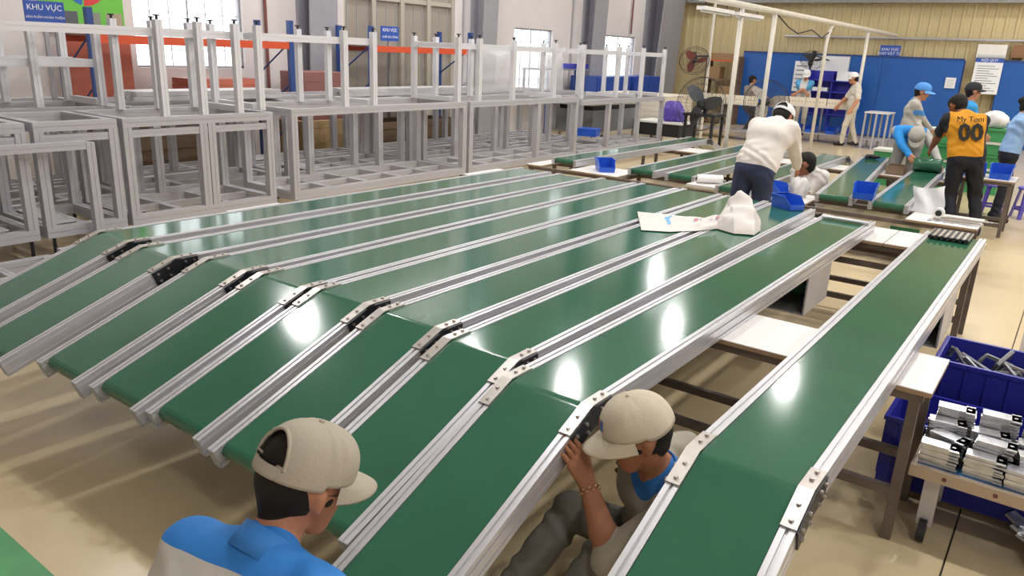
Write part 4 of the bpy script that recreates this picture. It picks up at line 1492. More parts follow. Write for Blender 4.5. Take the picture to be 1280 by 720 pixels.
# man in yellow shirt with a number
fy = lambda f: np.full(len(f['V']), -1.0)
side = lambda f: .192 - np.abs((f['V'] - f['sh']) @ f['R'])
man5, i5 = person('man in yellow numbered football shirt standing with his back turned', (-1.04, 10.40, .92), (-.30, .95), (-.22, .20, .95), (-1.27, 10.62, 1.50), (-.62, .62, -.48), (-.4, .3, .85),
                  (-1.55, 10.95, .82), (-1.25, 11.05, .84), (-1.05, 10.36, .09), (-.80, 10.5, .09), {'top': 'c98a1e', 'bottom': '1d1f28', 'skin': '8d5c43', 'shoe': '1d1c20'}, h=.011, sleeve='short', s=1.02, twist=(.93, .37),
                  accents=[('sleeve', '1c1e24', side, 'top')], loose=1.1, sleeve_cut=.75)
INKB = mat('shirt_print_black', '1d1a16', .8)
bk = -i5['B']
U5, R5 = i5['U'], i5['Rs']
zl = unit(bk)
for (txt, hgt_, sz) in (('00', .27, .27), ('My Tom', .43, .085)):
    p = i5['pel'] + U5 * hgt_ + bk * .150 * 1.02 - i5['root']
    Mt = Matrix(((R5[0], U5[0], zl[0], p[0]), (R5[1], U5[1], zl[1], p[1]), (R5[2], U5[2], zl[2], p[2]), (0, 0, 0, 1)))
    o = text_mesh('shirt_lettering', txt, sz, INKB, man5, (0, 0, 0), (0, 0, 0), extrude=.004, bold=.008 if txt == '00' else 0.0)
    o.matrix_local = Mt

# far group
person('stooping man in grey cap with a bright blue back yoke bent over the belt roll', (-1.98, 12.25, .86), (.05, -1), (.12, -.8, .42), (-1.80, 11.66, 1.03), (.1, -.5, -.8), (.0, -.85, .5),
       (-1.45, 11.55, .72), (-1.75, 11.4, .72), (-1.92, 12.35, .09), (-2.09, 12.3, .09), {'top': 'a9a8a4', 'bottom': '8b8a86'}, h=.013, cap=dict(col='a8a49c', opening=True),
       accents=[('yoke', '2a8ad6', lambda f: np.maximum((f['nk'] - f['U'] * .16 - f['V']) @ f['U'], np.abs((f['V'] - f['sh']) @ f['R']) - .2), 'top')])
person('standing worker in light blue cap and pale uniform facing the partition gap', (-2.2, 13.3, .93), (.9, .25), (.06, 0, 1), (-2.10, 13.3, 1.56), (.95, .2, -.2), (.15, 0, 1),
       (-1.95, 13.05, .95), (-1.9, 13.5, .98), (-2.2, 13.2, .09), (-2.22, 13.42, .09), {'top': 'b3afa8', 'bottom': 'a5a199'}, h=.013, cap=dict(col='4f8fd8', brim_col='6aa5e4'), collar='3f7fc8',
       accents=[('yoke', '4a86c8', lambda f: np.abs((f['V'] - f['pel']) @ f['U'] - .34) - .04 + np.maximum(0, -((f['V'] - f['pel']) @ f['B'])) * 2, 'top')])
person('worker in black cap with bright blue shoulders beside the framed notice', (-1.52, 13.75, .93), (.85, .4), (.03, .03, 1), (-1.48, 13.75, 1.6), (.9, .45, 0), (0, 0, 1),
       (-1.2, 13.8, .95), (-1.3, 14.05, .98), (-1.52, 13.6, .09), (-1.52, 13.85, .09), {'top': 'c9cdd2', 'bottom': '7b7b7d'}, h=.013, cap=dict(col='23262b'),
       accents=[('yoke', '3a9ad8', lambda f: (f['nk'] - f['U'] * .13 - f['V']) @ f['U'], 'top')])
person('woman in pale blue blouse with tied dark hair working at the bin table', (-.72, 11.75, .90), (.95, .15), (.10, .05, 1), (-.62, 11.78, 1.50), (.9, .1, -.4), (.3, 0, .95),
       (-.28, 11.5, 1.0), (-.25, 11.8, 1.0), (-.72, 11.65, .09), (-.74, 11.9, .09), {'top': '8fb2dc', 'bottom': '1e2029', 'skin': 'a9785f'}, h=.012, sleeve='short', s=.96, long_hair=True, sleeve_cut=.9)
person('worker in white cap and pale uniform standing at the end of the inspection bench', (-4.62, 20.1, .95), (-.75, -.35), (.02, 0, 1), (-4.70, 20.05, 1.60), (-.9, -.2, -.2), (0, 0, 1),
       (-4.55, 19.75, .92), (-4.95, 20.1, .95), (-4.72, 20.0, .09), (-4.42, 20.15, .09), {'top': 'cfc9be', 'bottom': 'c9c2b4'}, h=.014, cap=dict(col='e2e2e4'), sleeve='short', sleeve_cut=.9, s=1.02)
person('worker in white cap handling parts behind the inspection bench', (-6.25, 21.6, .95), (.1, -1), (0, -.1, 1), (-6.22, 21.5, 1.60), (.15, -.9, -.4), (0, -.3, .95),
       (-6.35, 21.2, 1.12), (-6.05, 21.2, 1.12), (-6.15, 21.6, .09), (-6.35, 21.6, .09), {'top': 'c5c6c4', 'bottom': 'b9b2a4'}, h=.014, cap=dict(col='e4e4e6'), sleeve='short', sleeve_cut=.9,
       accents=[('yoke', '5aa5d8', lambda f: .09 - np.abs((f['V'] - f['sh']) @ f['R']) + np.maximum(0, (f['nk'] - f['U'] * .2 - f['V']) @ f['U']) * 3, 'top')])
person('dark-haired worker half hidden behind the standing fan', (-7.35, 20.6, .75), (.4, .9), (0, .1, 1), (-7.38, 20.72, 1.40), (.5, .8, -.2), (0, .1, 1),
       (-7.1, 20.95, .98), (-7.5, 21.0, .98), (-7.2, 20.9, .09), (-7.5, 20.9, .09), {'top': '8c7f74', 'bottom': '4d4a4a'}, h=.014)
# ------------------------------------------------------------------ overhead supply rail on poles
POLE = mat('cream_pole_paint', 'd2cdc2', .45, var=.05)
RX, RZ = -4.62, 2.72
t = thing('overhead_rail', 'cream overhead supply rail on posts above the second conveyor row', 'rail', (RX, 16, 0))
MB().tube([(0, -5.5, RZ), (0, 0, RZ), (0, 7.6, RZ)], .05, 10).build('beam', POLE, t)
for y in (-3.9, -2.35, 1.0, 4.4):
    b = MB()
    b.smooth = True
    if y == 1.0:
        b.tube([(0, y, 0), (0, y, 2.3), (.0, y + .06, 2.5), (.0, y + .25, 2.66)], .035, 8)
    else:
        b.tube([(0, y, 0), (0, y, RZ - .05)], .04, 8)
    p = b.build('post', POLE, t)
    bx('foot_plate', (-.1, y - .1, 0), (.1, y + .1, .012), POLE, p)
for y in (-4.9, -3.6):
    f = bx('tube_light', (-.06, y - .55, RZ - .16), (.06, y + .55, RZ - .11), WHITE, t)
    MB().tube([(0, y - .52, RZ - .175), (0, y + .52, RZ - .175)], .016, 8).build('light_tube', LAMP_GLASS if False else mat('unlit_tube', 'eef0f2', .3), f)
    for d_ in (-.4, .4):
        bx('hanger', (-.005, y + d_ - .005, RZ - .11), (.005, y + d_ + .005, RZ - .04), DARK, f)
b = MB()
b.smooth = True
b.tube([(0, -2.2, RZ - .05), (.02, -1.6, RZ - .22), (-.02, -.9, RZ - .3), (.02, -.2, RZ - .2), (0, .6, RZ - .32), (0, 1.4, RZ - .1)], .012, 6)
b.build('cable', DARK, t)

# ------------------------------------------------------------------ fans
GUARD = mat('fan_guard_wire', '3a3c40', .4, .5)
FANB = mat('fan_blade_dark', '4a4d52', .45, .2)


def fan(label, c, r, face, stand=None, nb=3, wall=None, blade=FANB):
    """c: hub point, face: direction the fan blows"""
    base = (c[0], c[1], 0 if stand else c[2])
    t = thing('pedestal_fan' if stand else 'wall_fan', label, 'fan', base)
    q = Vector(face).normalized().to_track_quat('Z', 'Y').to_matrix().to_4x4()
    M = Matrix.Translation(Vector(c) - Vector(base)) @ q
    g = MB()
    for (zz, rr) in ((.0, 1.0), (.05, .98), (-.05, .98), (.085, .75), (.1, .5), (.105, .22), (-.085, .75), (-.1, .5)):
        g.tube([(rr * r * math.cos(a), rr * r * math.sin(a), zz) for a in [2 * math.pi * k / 28 for k in range(29)]], .0045 if rr > .9 else .003, 4, False, M)
    for k in range(28):
        a = 2 * math.pi * k / 28
        ca, sa = math.cos(a), math.sin(a)
        g.tube([(ca * r * f_, sa * r * f_, z_) for f_, z_ in ((.1, .105), (.5, .1), (.75, .085), (.98, .05), (1, 0), (.98, -.05), (.75, -.085), (.5, -.1), (.2, -.1))], .0022, 3, False, M)
    tag(g.build('guard', GUARD, t), kind='stuff')
    for k in range(nb):
        a0 = 2 * math.pi * k / nb
        bm_ = MB()
        bm_.smooth = True
        vs = []
        for i in range(7):
            f_ = i / 6
            rr = r * (.16 + .72 * f_)
            wd = r * (.16 + .34 * math.sin(math.pi * min(1, f_ * .85 + .12)))
            for (s_, zz) in ((-1, -.03), (0, -.004), (1, .03)):
                a = a0 + s_ * wd / rr * .5 + .25 * f_
                vs.append((rr * math.cos(a), rr * math.sin(a), zz * (1.2 - .5 * f_)))
        fs = [(3 * i + j, 3 * i + j + 1, 3 * i + j + 4, 3 * i + j + 3) for i in range(6) for j in range(2)]
        n = len(vs)
        vs += [(v[0], v[1], v[2] - .003) for v in vs]
        fs += [tuple(n + x_ for x_ in f[::-1]) for f in fs]
        bm_.add(vs, fs, M)
        bm_.build('blade', blade, t)
    h = MB()
    h.smooth = True
    h.lathe([(.001, .035), (r * .15, .03), (r * .16, -.03), (.001, -.032)], 14, M)
    h.build('hub', DARK, t)
    m_ = MB()
    m_.smooth = True
    m_.lathe([(.001, -.32), (r * .2, -.30), (r * .22, -.12), (r * .1, -.1), (.001, -.1)], 14, M)
    m_.build('motor', DARK, t)
    bk = M @ Vector((0, 0, -.2))
    if stand == 'frame':
        for sx in (-1, 1):
            for sy in (-1, 1):
                bx('leg', (bk.x + sx * .28 - .025, bk.y + sy * .25 - .025, 0), (bk.x + sx * .28 + .025, bk.y + sy * .25 + .025, bk.z - .22), DARK, t)
        bx('table', (bk.x - .33, bk.y - .3, bk.z - .22), (bk.x + .33, bk.y + .3, bk.z - .17), DARK, t)
        MB().tube([(bk.x, bk.y, bk.z - .17), tuple(bk)], .04, 8).build('pole', DARK, t)
    elif stand:
        MB().tube([(bk.x, bk.y, .03), tuple(bk)], .022, 8).build('pole', DARK, t)
        MB().lathe([(.26, 0), (.26, .02), (.05, .05), (.001, .05)], 20, Matrix.Translation((bk.x, bk.y, 0))).build('base', DARK, t)
    if wall is not None:
        MB().tube([tuple(bk), tuple(Vector(wall) - Vector(base))], .02, 8).build('arm', DARK, t)
    return t


fan('large standing fan on a black steel frame behind the second conveyor row', tuple(at_depth(876, 130, 15.0)), .52, (-.1, -1, .08), 'frame')
fan('standing fan with a grey cage next to the bending man in the white jacket', tuple(at_depth(958, 128, 14.2)), .42, (.55, -.8, .3), 'round', blade=mat('fan_blade_beige', '9a948c', .5))
fan('black tilted fan fixed to a post before the cream wall', tuple(at_depth(868, 76, 17.5)), .34, (.45, -.75, -.5), None, wall=tuple(at_depth(886, 70, 17.6)), blade=mat('fan_blade_red', '7a3a36', .5))
tag(MB().tube([tuple(at_depth(887, 70, 17.6)[:2]) + (0,), tuple(at_depth(887, 70, 17.6)[:2]) + (4.2,)], .035, 8).build('fan_post', POLE), 'slim cream post carrying the black tilted fan', 'post')
fan('small dark fan hanging over the worker behind the inspection bench', (-6.25, 21.9, 1.98), .3, (.1, -.8, -.75), None, wall=(-6.25, 23.55, 2.0))

# ------------------------------------------------------------------ inspection benches
PERF = mat('cream_perforated_sheet', 'ddd4c4', .5)


def bench(label, x0, x1, y, z, panels, bins):
    t = thing('inspection_bench', label, 'bench', ((x0 + x1) / 2, y, 0))
    ox = (x0 + x1) / 2
    bx('top', (x0 - ox, -.35, z - .03), (x1 - ox, .35, z), BOARD, t)
    bx('shelf', (x0 - ox + .03, -.3, .2), (x1 - ox - .03, .3, .225), ALU_DULL, t)
    for a in (x0 - ox + .03, 0, x1 - ox - .03):
        for b_ in (-.31, .31):
            bx('leg', (a - .02, b_ - .02, 0), (a + .02, b_ + .02, z - .03), ALU_DULL, t)
    for k in range(panels):
        w = (x1 - x0) / panels
        a = x0 - ox + k * w
        p = bx('panel', (a + .01, -.36, z), (a + w - .01, -.34, z + .2), PERF, t)
        for j in range(6):
            MB().tube([(a + w * (j + .7) / 7, -.362, z + .1), (a + w * (j + .7) / 7, -.359, z + .1)], .012, 6).build('hole', DARK, p)
    return t


bench('inspection bench fronted by cream perforated panels', -6.3, -4.75, 20.6, .88, 3, 0)
bench('plain white bench continuing beyond the perforated panels', -4.3, -3.75, 20.3, .86, 0, 0)
bench('cream perforated bench running behind the standing fan', -8.3, -6.5, 19.2, .88, 3, 0)
t = thing('wooden_shelf', 'open shelf with cartons and a red stripe beside the blue partition', 'shelf', (-9.25, 23.4, 0))
for s_ in (-.52, .5):
    bx('side', (s_, -.25, 0), (s_ + .03, .25, 2.0), WOOD, t)
for z in (.05, .7, 1.3, 1.85):
    bx('board', (-.49, -.25, z), (.5, .25, z + .03), RACK_ORANGE if z > 1.8 else WOOD, t)
for k, (x_, z, w, h, lb) in enumerate(((-9.3, 1.88, .7, .2, 'wide brown carton on top of the open shelf'), (-9.5, 1.33, .35, .35, 'brown carton on the middle shelf board'), (-9.1, .73, .4, .4, 'brown carton on the lower shelf board'))):
    tag(bx('carton', (-w / 2, -.2, 0), (w / 2, .2, h), mat('carton_brown', '9a7b5a', .8), loc=(x_, 23.4, z)), lb, 'carton')


# ------------------------------------------------------------------ small parts bins
def bin_mesh(m, w=.2, d=.28, h=.13):
    o = MB()
    th = .004
    y0, y1 = -d / 2, d / 2
    b = .85
    # floor, back, sloped sides, low front lip
    o.bb((-w / 2 * b, y0, 0), (w / 2 * b, y1, th))
    for sx in (-1, 1):
        pts = [(y0, .0), (y1, .0), (y1, h), (y0 + d * .28, h), (y0, h * .45)]
        vs = [(sx * (w / 2 * b + (w / 2 * (1 - b)) * z_ / h), y_, z_) for y_, z_ in pts] + [(sx * (w / 2 * b - th + (w / 2 * (1 - b)) * z_ / h), y_, z_) for y_, z_ in pts]
        n = 5
        o.add(vs, [tuple(range(n)), tuple(range(n, 2 * n))[::-1]] + [(i, (i + 1) % n, n + (i + 1) % n, n + i) for i in range(n)])
    o.add([(-w / 2 * b, y1, 0), (w / 2 * b, y1, 0), (w / 2, y1, h), (-w / 2, y1, h), (-w / 2 * b, y1 - th, 0), (w / 2 * b, y1 - th, 0), (w / 2, y1 - th, h), (-w / 2, y1 - th, h)],
          [(0, 1, 2, 3), (7, 6, 5, 4), (3, 2, 6, 7), (0, 3, 7, 4), (1, 5, 6, 2)])
    f = .925
    o.add([(-w / 2 * b, y0, 0), (w / 2 * b, y0, 0), (w / 2 * f, y0, h * .45), (-w / 2 * f, y0, h * .45), (-w / 2 * b, y0 + th, 0), (w / 2 * b, y0 + th, 0), (w / 2 * f, y0 + th, h * .45), (-w / 2 * f, y0 + th, h * .45)],
          [(0, 1, 2, 3), (7, 6, 5, 4), (3, 2, 6, 7), (0, 3, 7, 4), (1, 5, 6, 2)])
    o.bb((-w / 2 - .006, y0 + d * .28, h - .008), (-w / 2 + .004, y1, h + .004)).bb((w / 2 - .004, y0 + d * .28, h - .008), (w / 2 + .006, y1, h + .004)).bb((-w / 2, y1 - .004, h - .008), (w / 2, y1 + .006, h + .004))
    return o.mesh('storage_bin', m)


BM_ = bin_mesh(BLUE_BIN)
for (x_, y_, z_, a, sc, lb) in (
        (-1.80, 6.24, .788, 1.0, .8, 'blue open-front parts bin on the flat end of a near conveyor'),
        (-2.60, 8.45, .512, 1.2, 1.05, 'blue open-front parts bin on the table by the seated man'),
        (-1.695, 8.52, .603, .1, 1.1, 'blue open-front parts bin between two second-row conveyors'),
        (-1.05, 8.5, 0, .4, 1.6, 'blue open-front parts bin on the floor under the rear table'),
        (-1.0, 10.95, .68, .3, 1.2, 'blue parts bin next to the man in yellow'),
        (-.70, 10.95, .68, .0, 1.2, 'blue parts bin at the end of the bin table'),
        (-1.24, 11.5, .512, .2, 1.1, 'blue parts bin beside the belt roll'),
        (-4.75, 8.45, .512, .7, 1.1, 'blue parts bin on the table under the first rear conveyor'),
        (-5.6, 20.5, .226, .0, 1.3, 'blue parts bin on the lower shelf of the perforated bench'),
        (-5.1, 20.5, .226, .0, 1.3, 'blue parts bin at the end of the lower bench shelf'),
        (-6.0, 20.5, .226, .0, 1.3, 'blue parts bin at the start of the lower bench shelf')):
    tag(link('storage_bin', BM_, loc=(x_, y_, z_), rot=(0, 0, a), scale=(sc, sc, sc)), lb, 'bin', 'blue parts bins')

# ------------------------------------------------------------------ crates, cart and brackets beside the last conveyor
def crate(label, x0, x1, y0, y1, z0, h, slots=False):
    t = thing('plastic_crate', label, 'crate', ((x0 + x1) / 2, (y0 + y1) / 2, z0))
    w, d = (x1 - x0) / 2, (y1 - y0) / 2
    th = .008
    bx('bottom', (-w, -d, 0), (w, d, th), NAVY_BIN, t)
    for (a, b_) in (((-w, -d, th), (w, -d + th, h)), ((-w, d - th, th), (w, d, h)), ((-w, -d + th, th), (-w + th, d - th, h)), ((w - th, -d + th, th), (w, d - th, h))):
        bx('side', a, b_, NAVY_BIN, t)
    for (a, b_) in (((-w - .012, -d - .012, h - .02), (w + .012, -d, h)), ((-w - .012, d, h - .02), (w + .012, d + .012, h)), ((-w - .012, -d, h - .02), (-w, d, h)), ((w, -d, h - .02), (w + .012, d, h))):
        bx('rim', a, b_, NAVY_BIN, t)
    for k in range(7):
        x_ = -w + (k + .5) * 2 * w / 7
        bx('rib', (x_ - .006, -d - .01, .02), (x_ + .006, -d, h - .03), NAVY_BIN, t)
    for k in range(4):
        y_ = -d + (k + .5) * 2 * d / 4
        bx('rib', (-w - .01, y_ - .006, .02), (-w, y_ + .006, h - .03), NAVY_BIN, t)
    return t


tag(bx('crate_pallet', (-.3, -.2, 0), (.3, .2, .2), WOOD, loc=(-.08, 4.4, 0)), 'low wooden block under the blue crates', 'pallet')
crate('deep blue crate full of bent metal parts beside the last conveyor', -.36, .30, 4.20, 4.62, .205, .31)
crate('deep blue slotted crate behind the bracket cart and the table leg', -.46, .22, 3.68, 4.08, .02, .34)
tag(bx('crate_skid', (-.3, -.18, 0), (.3, .18, .018), WOOD, loc=(-.12, 3.88, 0)), 'thin wooden skid under the slotted blue crate', 'pallet')
ZINC = mat('zinc_plated_steel', 'c9ccd2', .28, .8, var=.12, vscale=30)
DARKZ = mat('dark_part_steel', '7b7c80', .35, .8)
# bent parts inside the crate
pm = MB()
pm.tube([(-.09, 0, 0), (-.08, 0, .05), (.08, .01, .055), (.1, .01, .0)], .012, 6)
pmm = pm.mesh('bent_part', DARKZ)
rn = random.Random(4)
for k in range(16):
    tag(link('bent_part', pmm, loc=(-.30 + .5 * rn.random(), 4.28 + .26 * rn.random(), .425 + .03 * rn.random()), rot=(rn.uniform(-.6, .6), rn.uniform(-.5, .5), rn.uniform(0, 6.28)), scale=(1, 1, 1)),
        'bent dark metal part lying in the deep blue crate', 'part', 'bent parts in the blue crate')
for k in range(1):
    tag(bx('crate_filling', (-.3, -.19, 0), (.3, .19, .17), DARKZ, loc=(-.03, 4.41, .214)), 'bed of metal parts filling the deep blue crate', 'parts', kind='stuff')
# cart
t = thing('bracket_cart', 'low steel cart with a pale bolted edge loaded with zinc brackets', 'cart', (.04, 3.46, 0))
PALE_STEEL = mat('pale_steel_edge', 'b5a594', .4, .4)
bx('deck', (-.31, -.16, .33), (.36, .17, .35), mat('blue_deck', '3a6a9c', .5), t)
for (a, b_) in (((-.33, -.19, .30), (.38, -.16, .35)), ((-.33, .17, .30), (.38, .2, .35)), ((-.33, -.16, .30), (-.31, .17, .35)), ((.36, -.16, .30), (.38, .17, .35))):
    bx('edge', a, b_, PALE_STEEL, t)
for x_ in (-.2, -.02, .16, .32):
    MB().tube([(x_, -.193, .325), (x_, -.189, .325)], .009, 8).build('bolt', mat('rust_bolt', '6b4038', .6), t)
for x_ in (-.24, .3):
    for y_ in (-.12, .13):
        f = bx('caster_fork', (x_ - .03, y_ - .02, .07), (x_ + .03, y_ + .02, .30), ALU_DULL, t)
        MB().tube([(x_ - .015, y_ - .03, .05), (x_ + .015, y_ - .03, .05)], .05, 14).build('caster_wheel', DARK, f)
# zinc brackets: folded plates with two holes
def bracket_mesh():
    o = MB()
    L, W, th, fl = .14, .066, .003, .0125
    o.prism([(-W / 2, 0), (-W / 2 + th, 0), (-W / 2 + th, fl - th), (W / 2 - th, fl - th), (W / 2 - th, 0), (W / 2, 0), (W / 2, fl), (-W / 2, fl)], -L / 2, L / 2, 'y')
    o.bb((-W / 2 - .012, -L / 2, fl - th), (W / 2 + .012, -L / 2 + .035, fl))
    for y_ in (-.05, .02, .05):
        o.lathe([(.008, fl), (.008, fl + .0006), (.001, fl + .0006)], 8, Matrix.Translation((0, y_, 0)))
    return o.mesh('metal_bracket', ZINC)


BKM = bracket_mesh()
rn = random.Random(11)
for iy in range(4):
    for ix in range(4):
        x_ = -.20 + ix * .158 + rn.uniform(-.01, .01) + .012 * (iy % 2)
        y_ = 3.345 + iy * .083 + rn.uniform(-.006, .006)
        n = 6 + 2 * iy + rn.choice((0, 1, 2))
        rz = math.pi / 2 + rn.uniform(-.3, .3)
        for k in range(n):
            tag(link('metal_bracket', BKM, loc=(x_ + rn.uniform(-.004, .004), y_ + rn.uniform(-.004, .004), (.351 + k * .0132)), rot=(0, 0, rz + rn.uniform(-.08, .08))),
                'shiny zinc bracket in the piles on the low cart', 'bracket', 'zinc brackets piled on the cart')
for k in range(8):
    tag(link('metal_bracket', BKM, loc=(.10 + .022 * k, 3.72 - .05 * k, .03 + .012 * (k % 3)), rot=(.4, .3 * (k % 2), .7 + .2 * k)),
        'zinc bracket scattered on the floor beside the cart', 'bracket', 'zinc brackets scattered on the floor')
t = thing('post_stand', 'pale aluminium upright standing on the floor beyond the blue crates', 'stand', (-.02, 6.05, 0))
bar(t, 'post', (.0, 0, .02), (.0, 0, .75), .05, .05, FRAME_BRIGHT)
bar(t, 'base_bar', (-.2, 0, .025), (.25, 0, .025), .05, .04, FRAME_BRIGHT)

# ------------------------------------------------------------------ things lying on the conveyors and tables
t = thing('roller_tray', 'grey tray with small black rollers on the end of the last conveyor', 'tray', (-.595, 6.03, .79))
bx('plate', (-.125, -.13, .018), (.125, .15, .026), STEEL, t)
for k in range(7):
    x_ = -.11 + k * .0367
    MB().tube([(x_, -.15, .016), (x_, .14, .016)], .0145, 10).build('roller', DARK, t)
b = MB()
b.tube([(-.17, 0, .016), (.17, 0, .016)], .016, 10)
t = tag(b.build('steel_bar', ALU, loc=(-1.30, 6.02, ZR), rot=(0, 0, -.05)), 'round aluminium bar lying across the end of the gripped conveyor', 'bar')
# green belt roll
b = MB()
b.smooth = True
pts = []
o_ = []
for k in range(60):
    a = k * .35
    r_ = .03 + .0021 * k * .5
    o_.append((r_ * math.cos(a), r_ * math.sin(a)))
vs = [(x_, p[0], p[1]) for x_ in (-.17, .17) for p in o_]
n = len(o_)
b.add(vs, [(i, i + 1, n + i + 1, n + i) for i in range(n - 1)])
b.lathe([(.001, -.17), (.09, -.17), (.09, .17), (.001, .17)], 24, Matrix.Rotation(math.pi / 2, 4, 'Y'))
tag(b.build('belt_roll', BELT, loc=(-1.57, 11.45, .685), rot=(0, 0, .1)), 'glossy roll of green belt lying on a second-row conveyor', 'belt roll')
tag(bx('hanging_belt', (-.13, -.004, .0), (.13, .004, .30), BELT_EDGE, loc=(-1.2, 8.11, .13)), 'dark green belt piece hanging from the rear table edge', 'belt')
# papers, bag and tape on the rear table
blob('plastic_bag', 'crumpled clear plastic bag on the table beside the seated man', 'bag', (-2.36, 8.5, .512), (.09, .1, .12), mat('crinkled_film', 'd4d2d0', .3, alpha=.85), 8, amp=.25)
o = MB()
n = 10
vs = []
for i in range(n + 1):
    for j in range(n + 1):
        u_, v_ = i / n, j / n
        vs.append((-.14 + .28 * u_ + .02 * math.sin(v_ * 5), .02 * math.sin(u_ * 9 + v_ * 4) + .05 * v_, .01 + .27 * v_ * (1 - .12 * math.sin(u_ * 3.1 + .5))))
fs = [(i * (n + 1) + j, (i + 1) * (n + 1) + j, (i + 1) * (n + 1) + j + 1, i * (n + 1) + j + 1) for i in range(n) for j in range(n)]
m = len(vs)
vs += [(v[0], v[1] + .012, v[2]) for v in vs]
fs += [tuple(m + q for q in f[::-1]) for f in fs]
o.smooth = True
o.add(vs, fs)
tag(o.build('white_bag', mat('white_film', 'dedee2', .4), loc=(-1.12, 8.62, .505)), 'white plastic bag standing on the rear table before the man in yellow', 'bag')
t = thing('tape_roll', 'roll of white tape with a dark core on the rear table', 'tape', (-.98, 8.45, .512))
MB().tube([(0, -.02, .05), (0, .04, .05)], .05, 16).build('tape', WHITE, t)
MB().tube([(0, -.022, .05), (0, .042, .05)], .03, 12).build('core', DARK, t)
for k in range(5):
    tag(bx('metal_strip', (-.2, -.025, 0), (.2, .025, .006), STEEL, loc=(-.84 + .03 * k, 8.3 + .07 * k, .512 + .0065 * (k % 2)), rot=(0, 0, .25 * math.sin(k * 2.3))), 'flat steel strip lying on the end of the rear table', 'strip', 'flat steel strips on the rear table')
for k in range(9):
    tag(link('metal_bracket', BKM, loc=(-1.02 + .05 * k, 8.25 + .02 * (k % 3), .512), rot=(0, 0, k * .7), scale=(.5, .5, .5)), 'small zinc bracket on the rear table by the tape roll', 'bracket', 'zinc brackets on the rear table')

# crumpled woven plastic sack lying across the belts
SACKW = bpy.data.materials.new('white_woven_sack')
SACKW.use_nodes = True
nt = SACKW.node_tree
bs = nt.nodes['Principled BSDF']
bs.inputs['Roughness'].default_value = .45
at_ = nt.nodes.new('ShaderNodeAttribute')
at_.attribute_name = 'print'
cr = nt.nodes.new('ShaderNodeValToRGB')
cr.color_ramp.interpolation = 'CONSTANT'
els = cr.color_ramp.elements
els[0].color = lin('d0cac6')
els[1].position = .4
els[1].color = lin('5aa0d0')
e3 = els.new(.7)
e3.color = lin('c07f80')
nt.links.new(at_.outputs['Fac'], cr.inputs[0])
nt.links.new(cr.outputs[0], bs.inputs['Base Color'])
NU, NV = 90, 34
L0, L1 = A3((-2.595, 5.16, 0)), A3((-2.25, 4.55, 0))
keys = [  # t, far-side point, near-side point, rise
    (0.0, (-2.58, 5.13), (-2.26, 4.58), .012), (.25, (-2.33, 5.22), (-2.10, 4.68), .03), (.5, (-2.08, 5.22), (-1.97, 4.86), .055),
    (.66, (-1.99, 5.27), (-1.90, 5.02), .07), (.8, (-2.05, 5.5), (-1.76, 4.96), .12), (.92, (-1.88, 5.55), (-1.64, 5.02), .13), (1.0, (-1.74, 5.42), (-1.66, 5.2), .03)]


def kf(t, j, i):
    for a, b_ in zip(keys[:-1], keys[1:]):
        if t <= b_[0]:
            f = (t - a[0]) / (b_[0] - a[0])
            f = f * f * (3 - 2 * f)
            return (a[j][i] * (1 - f) + b_[j][i] * f) if i is not None else a[j] * (1 - f) + b_[j] * f
    return keys[-1][j][i] if i is not None else keys[-1][j]


vs, pr_at = [], []
for side in (1, 0):
    for i in range(NU + 1):
        t_ = i / NU
        fx, fy_, nx_, ny_, hh = kf(t_, 1, 0), kf(t_, 1, 1), kf(t_, 2, 0), kf(t_, 2, 1), kf(t_, 3, None)
        for j in range(NV + 1):
            v_ = j / NV
            x_, y_ = fx + (nx_ - fx) * v_, fy_ + (ny_ - fy_) * v_
            w_ = math.sin(math.pi * v_) ** .6
            cr_ = .5 + .5 * math.sin(9 * t_ + 6 * v_ + 2 * math.sin(11 * t_)) * math.sin(14 * v_ - 5 * t_)
            fine = .006 * math.sin(41 * t_ + 17 * v_) * math.sin(29 * v_ + 8 * t_)
            z_ = hh * w_ * (.55 + .6 * cr_) + fine * w_
            if t_ > .7:
                z_ += .15 * math.exp(-1.25 * math.sqrt(((t_ - .85) / .075) ** 2 + ((v_ - .36) / .2) ** 2)) + .018 * w_ * abs(math.sin(23 * t_ + 9 * v_)) * math.sin(13 * v_ + 4)
            vs.append((x_, y_, .7935 + (max(z_, .001) if side else 0) + (.0 if side else 0)))
            if side:
                p = 0.0
                if (t_ - .22) ** 2 / .0022 + (v_ - .45) ** 2 / .1 < 1 and (t_ - .245) ** 2 / .0006 + (v_ - .5) ** 2 / .03 > 1:
                    p = .5
                elif .42 < t_ < .68 and abs(v_ - .62) < .07 and int(t_ * 60) % 3 != 0:
                    p = .85
                pr_at.append(p)
            else:
                pr_at.append(0)
W1 = (NU + 1) * (NV + 1)
fs = []
for s_ in (0, 1):
    for i in range(NU):
        for j in range(NV):
            q = (s_ * W1 + i * (NV + 1) + j, s_ * W1 + (i + 1) * (NV + 1) + j, s_ * W1 + (i + 1) * (NV + 1) + j + 1, s_ * W1 + i * (NV + 1) + j + 1)
            fs.append(q if s_ else q[::-1])
o = MB()
o.smooth = True
o.add(vs, fs)
sack = o.build('plastic_sack', SACKW)
a_ = sack.data.attributes.new('print', 'FLOAT', 'POINT')
a_.data.foreach_set('value', pr_at)
tag(sack, 'crumpled white plastic sack with blue print lying across the conveyor belts', 'sack')

# ------------------------------------------------------------------ purple stools and goods on the right
PURPLE = mat('purple_plastic', '5a4fb0', .35)


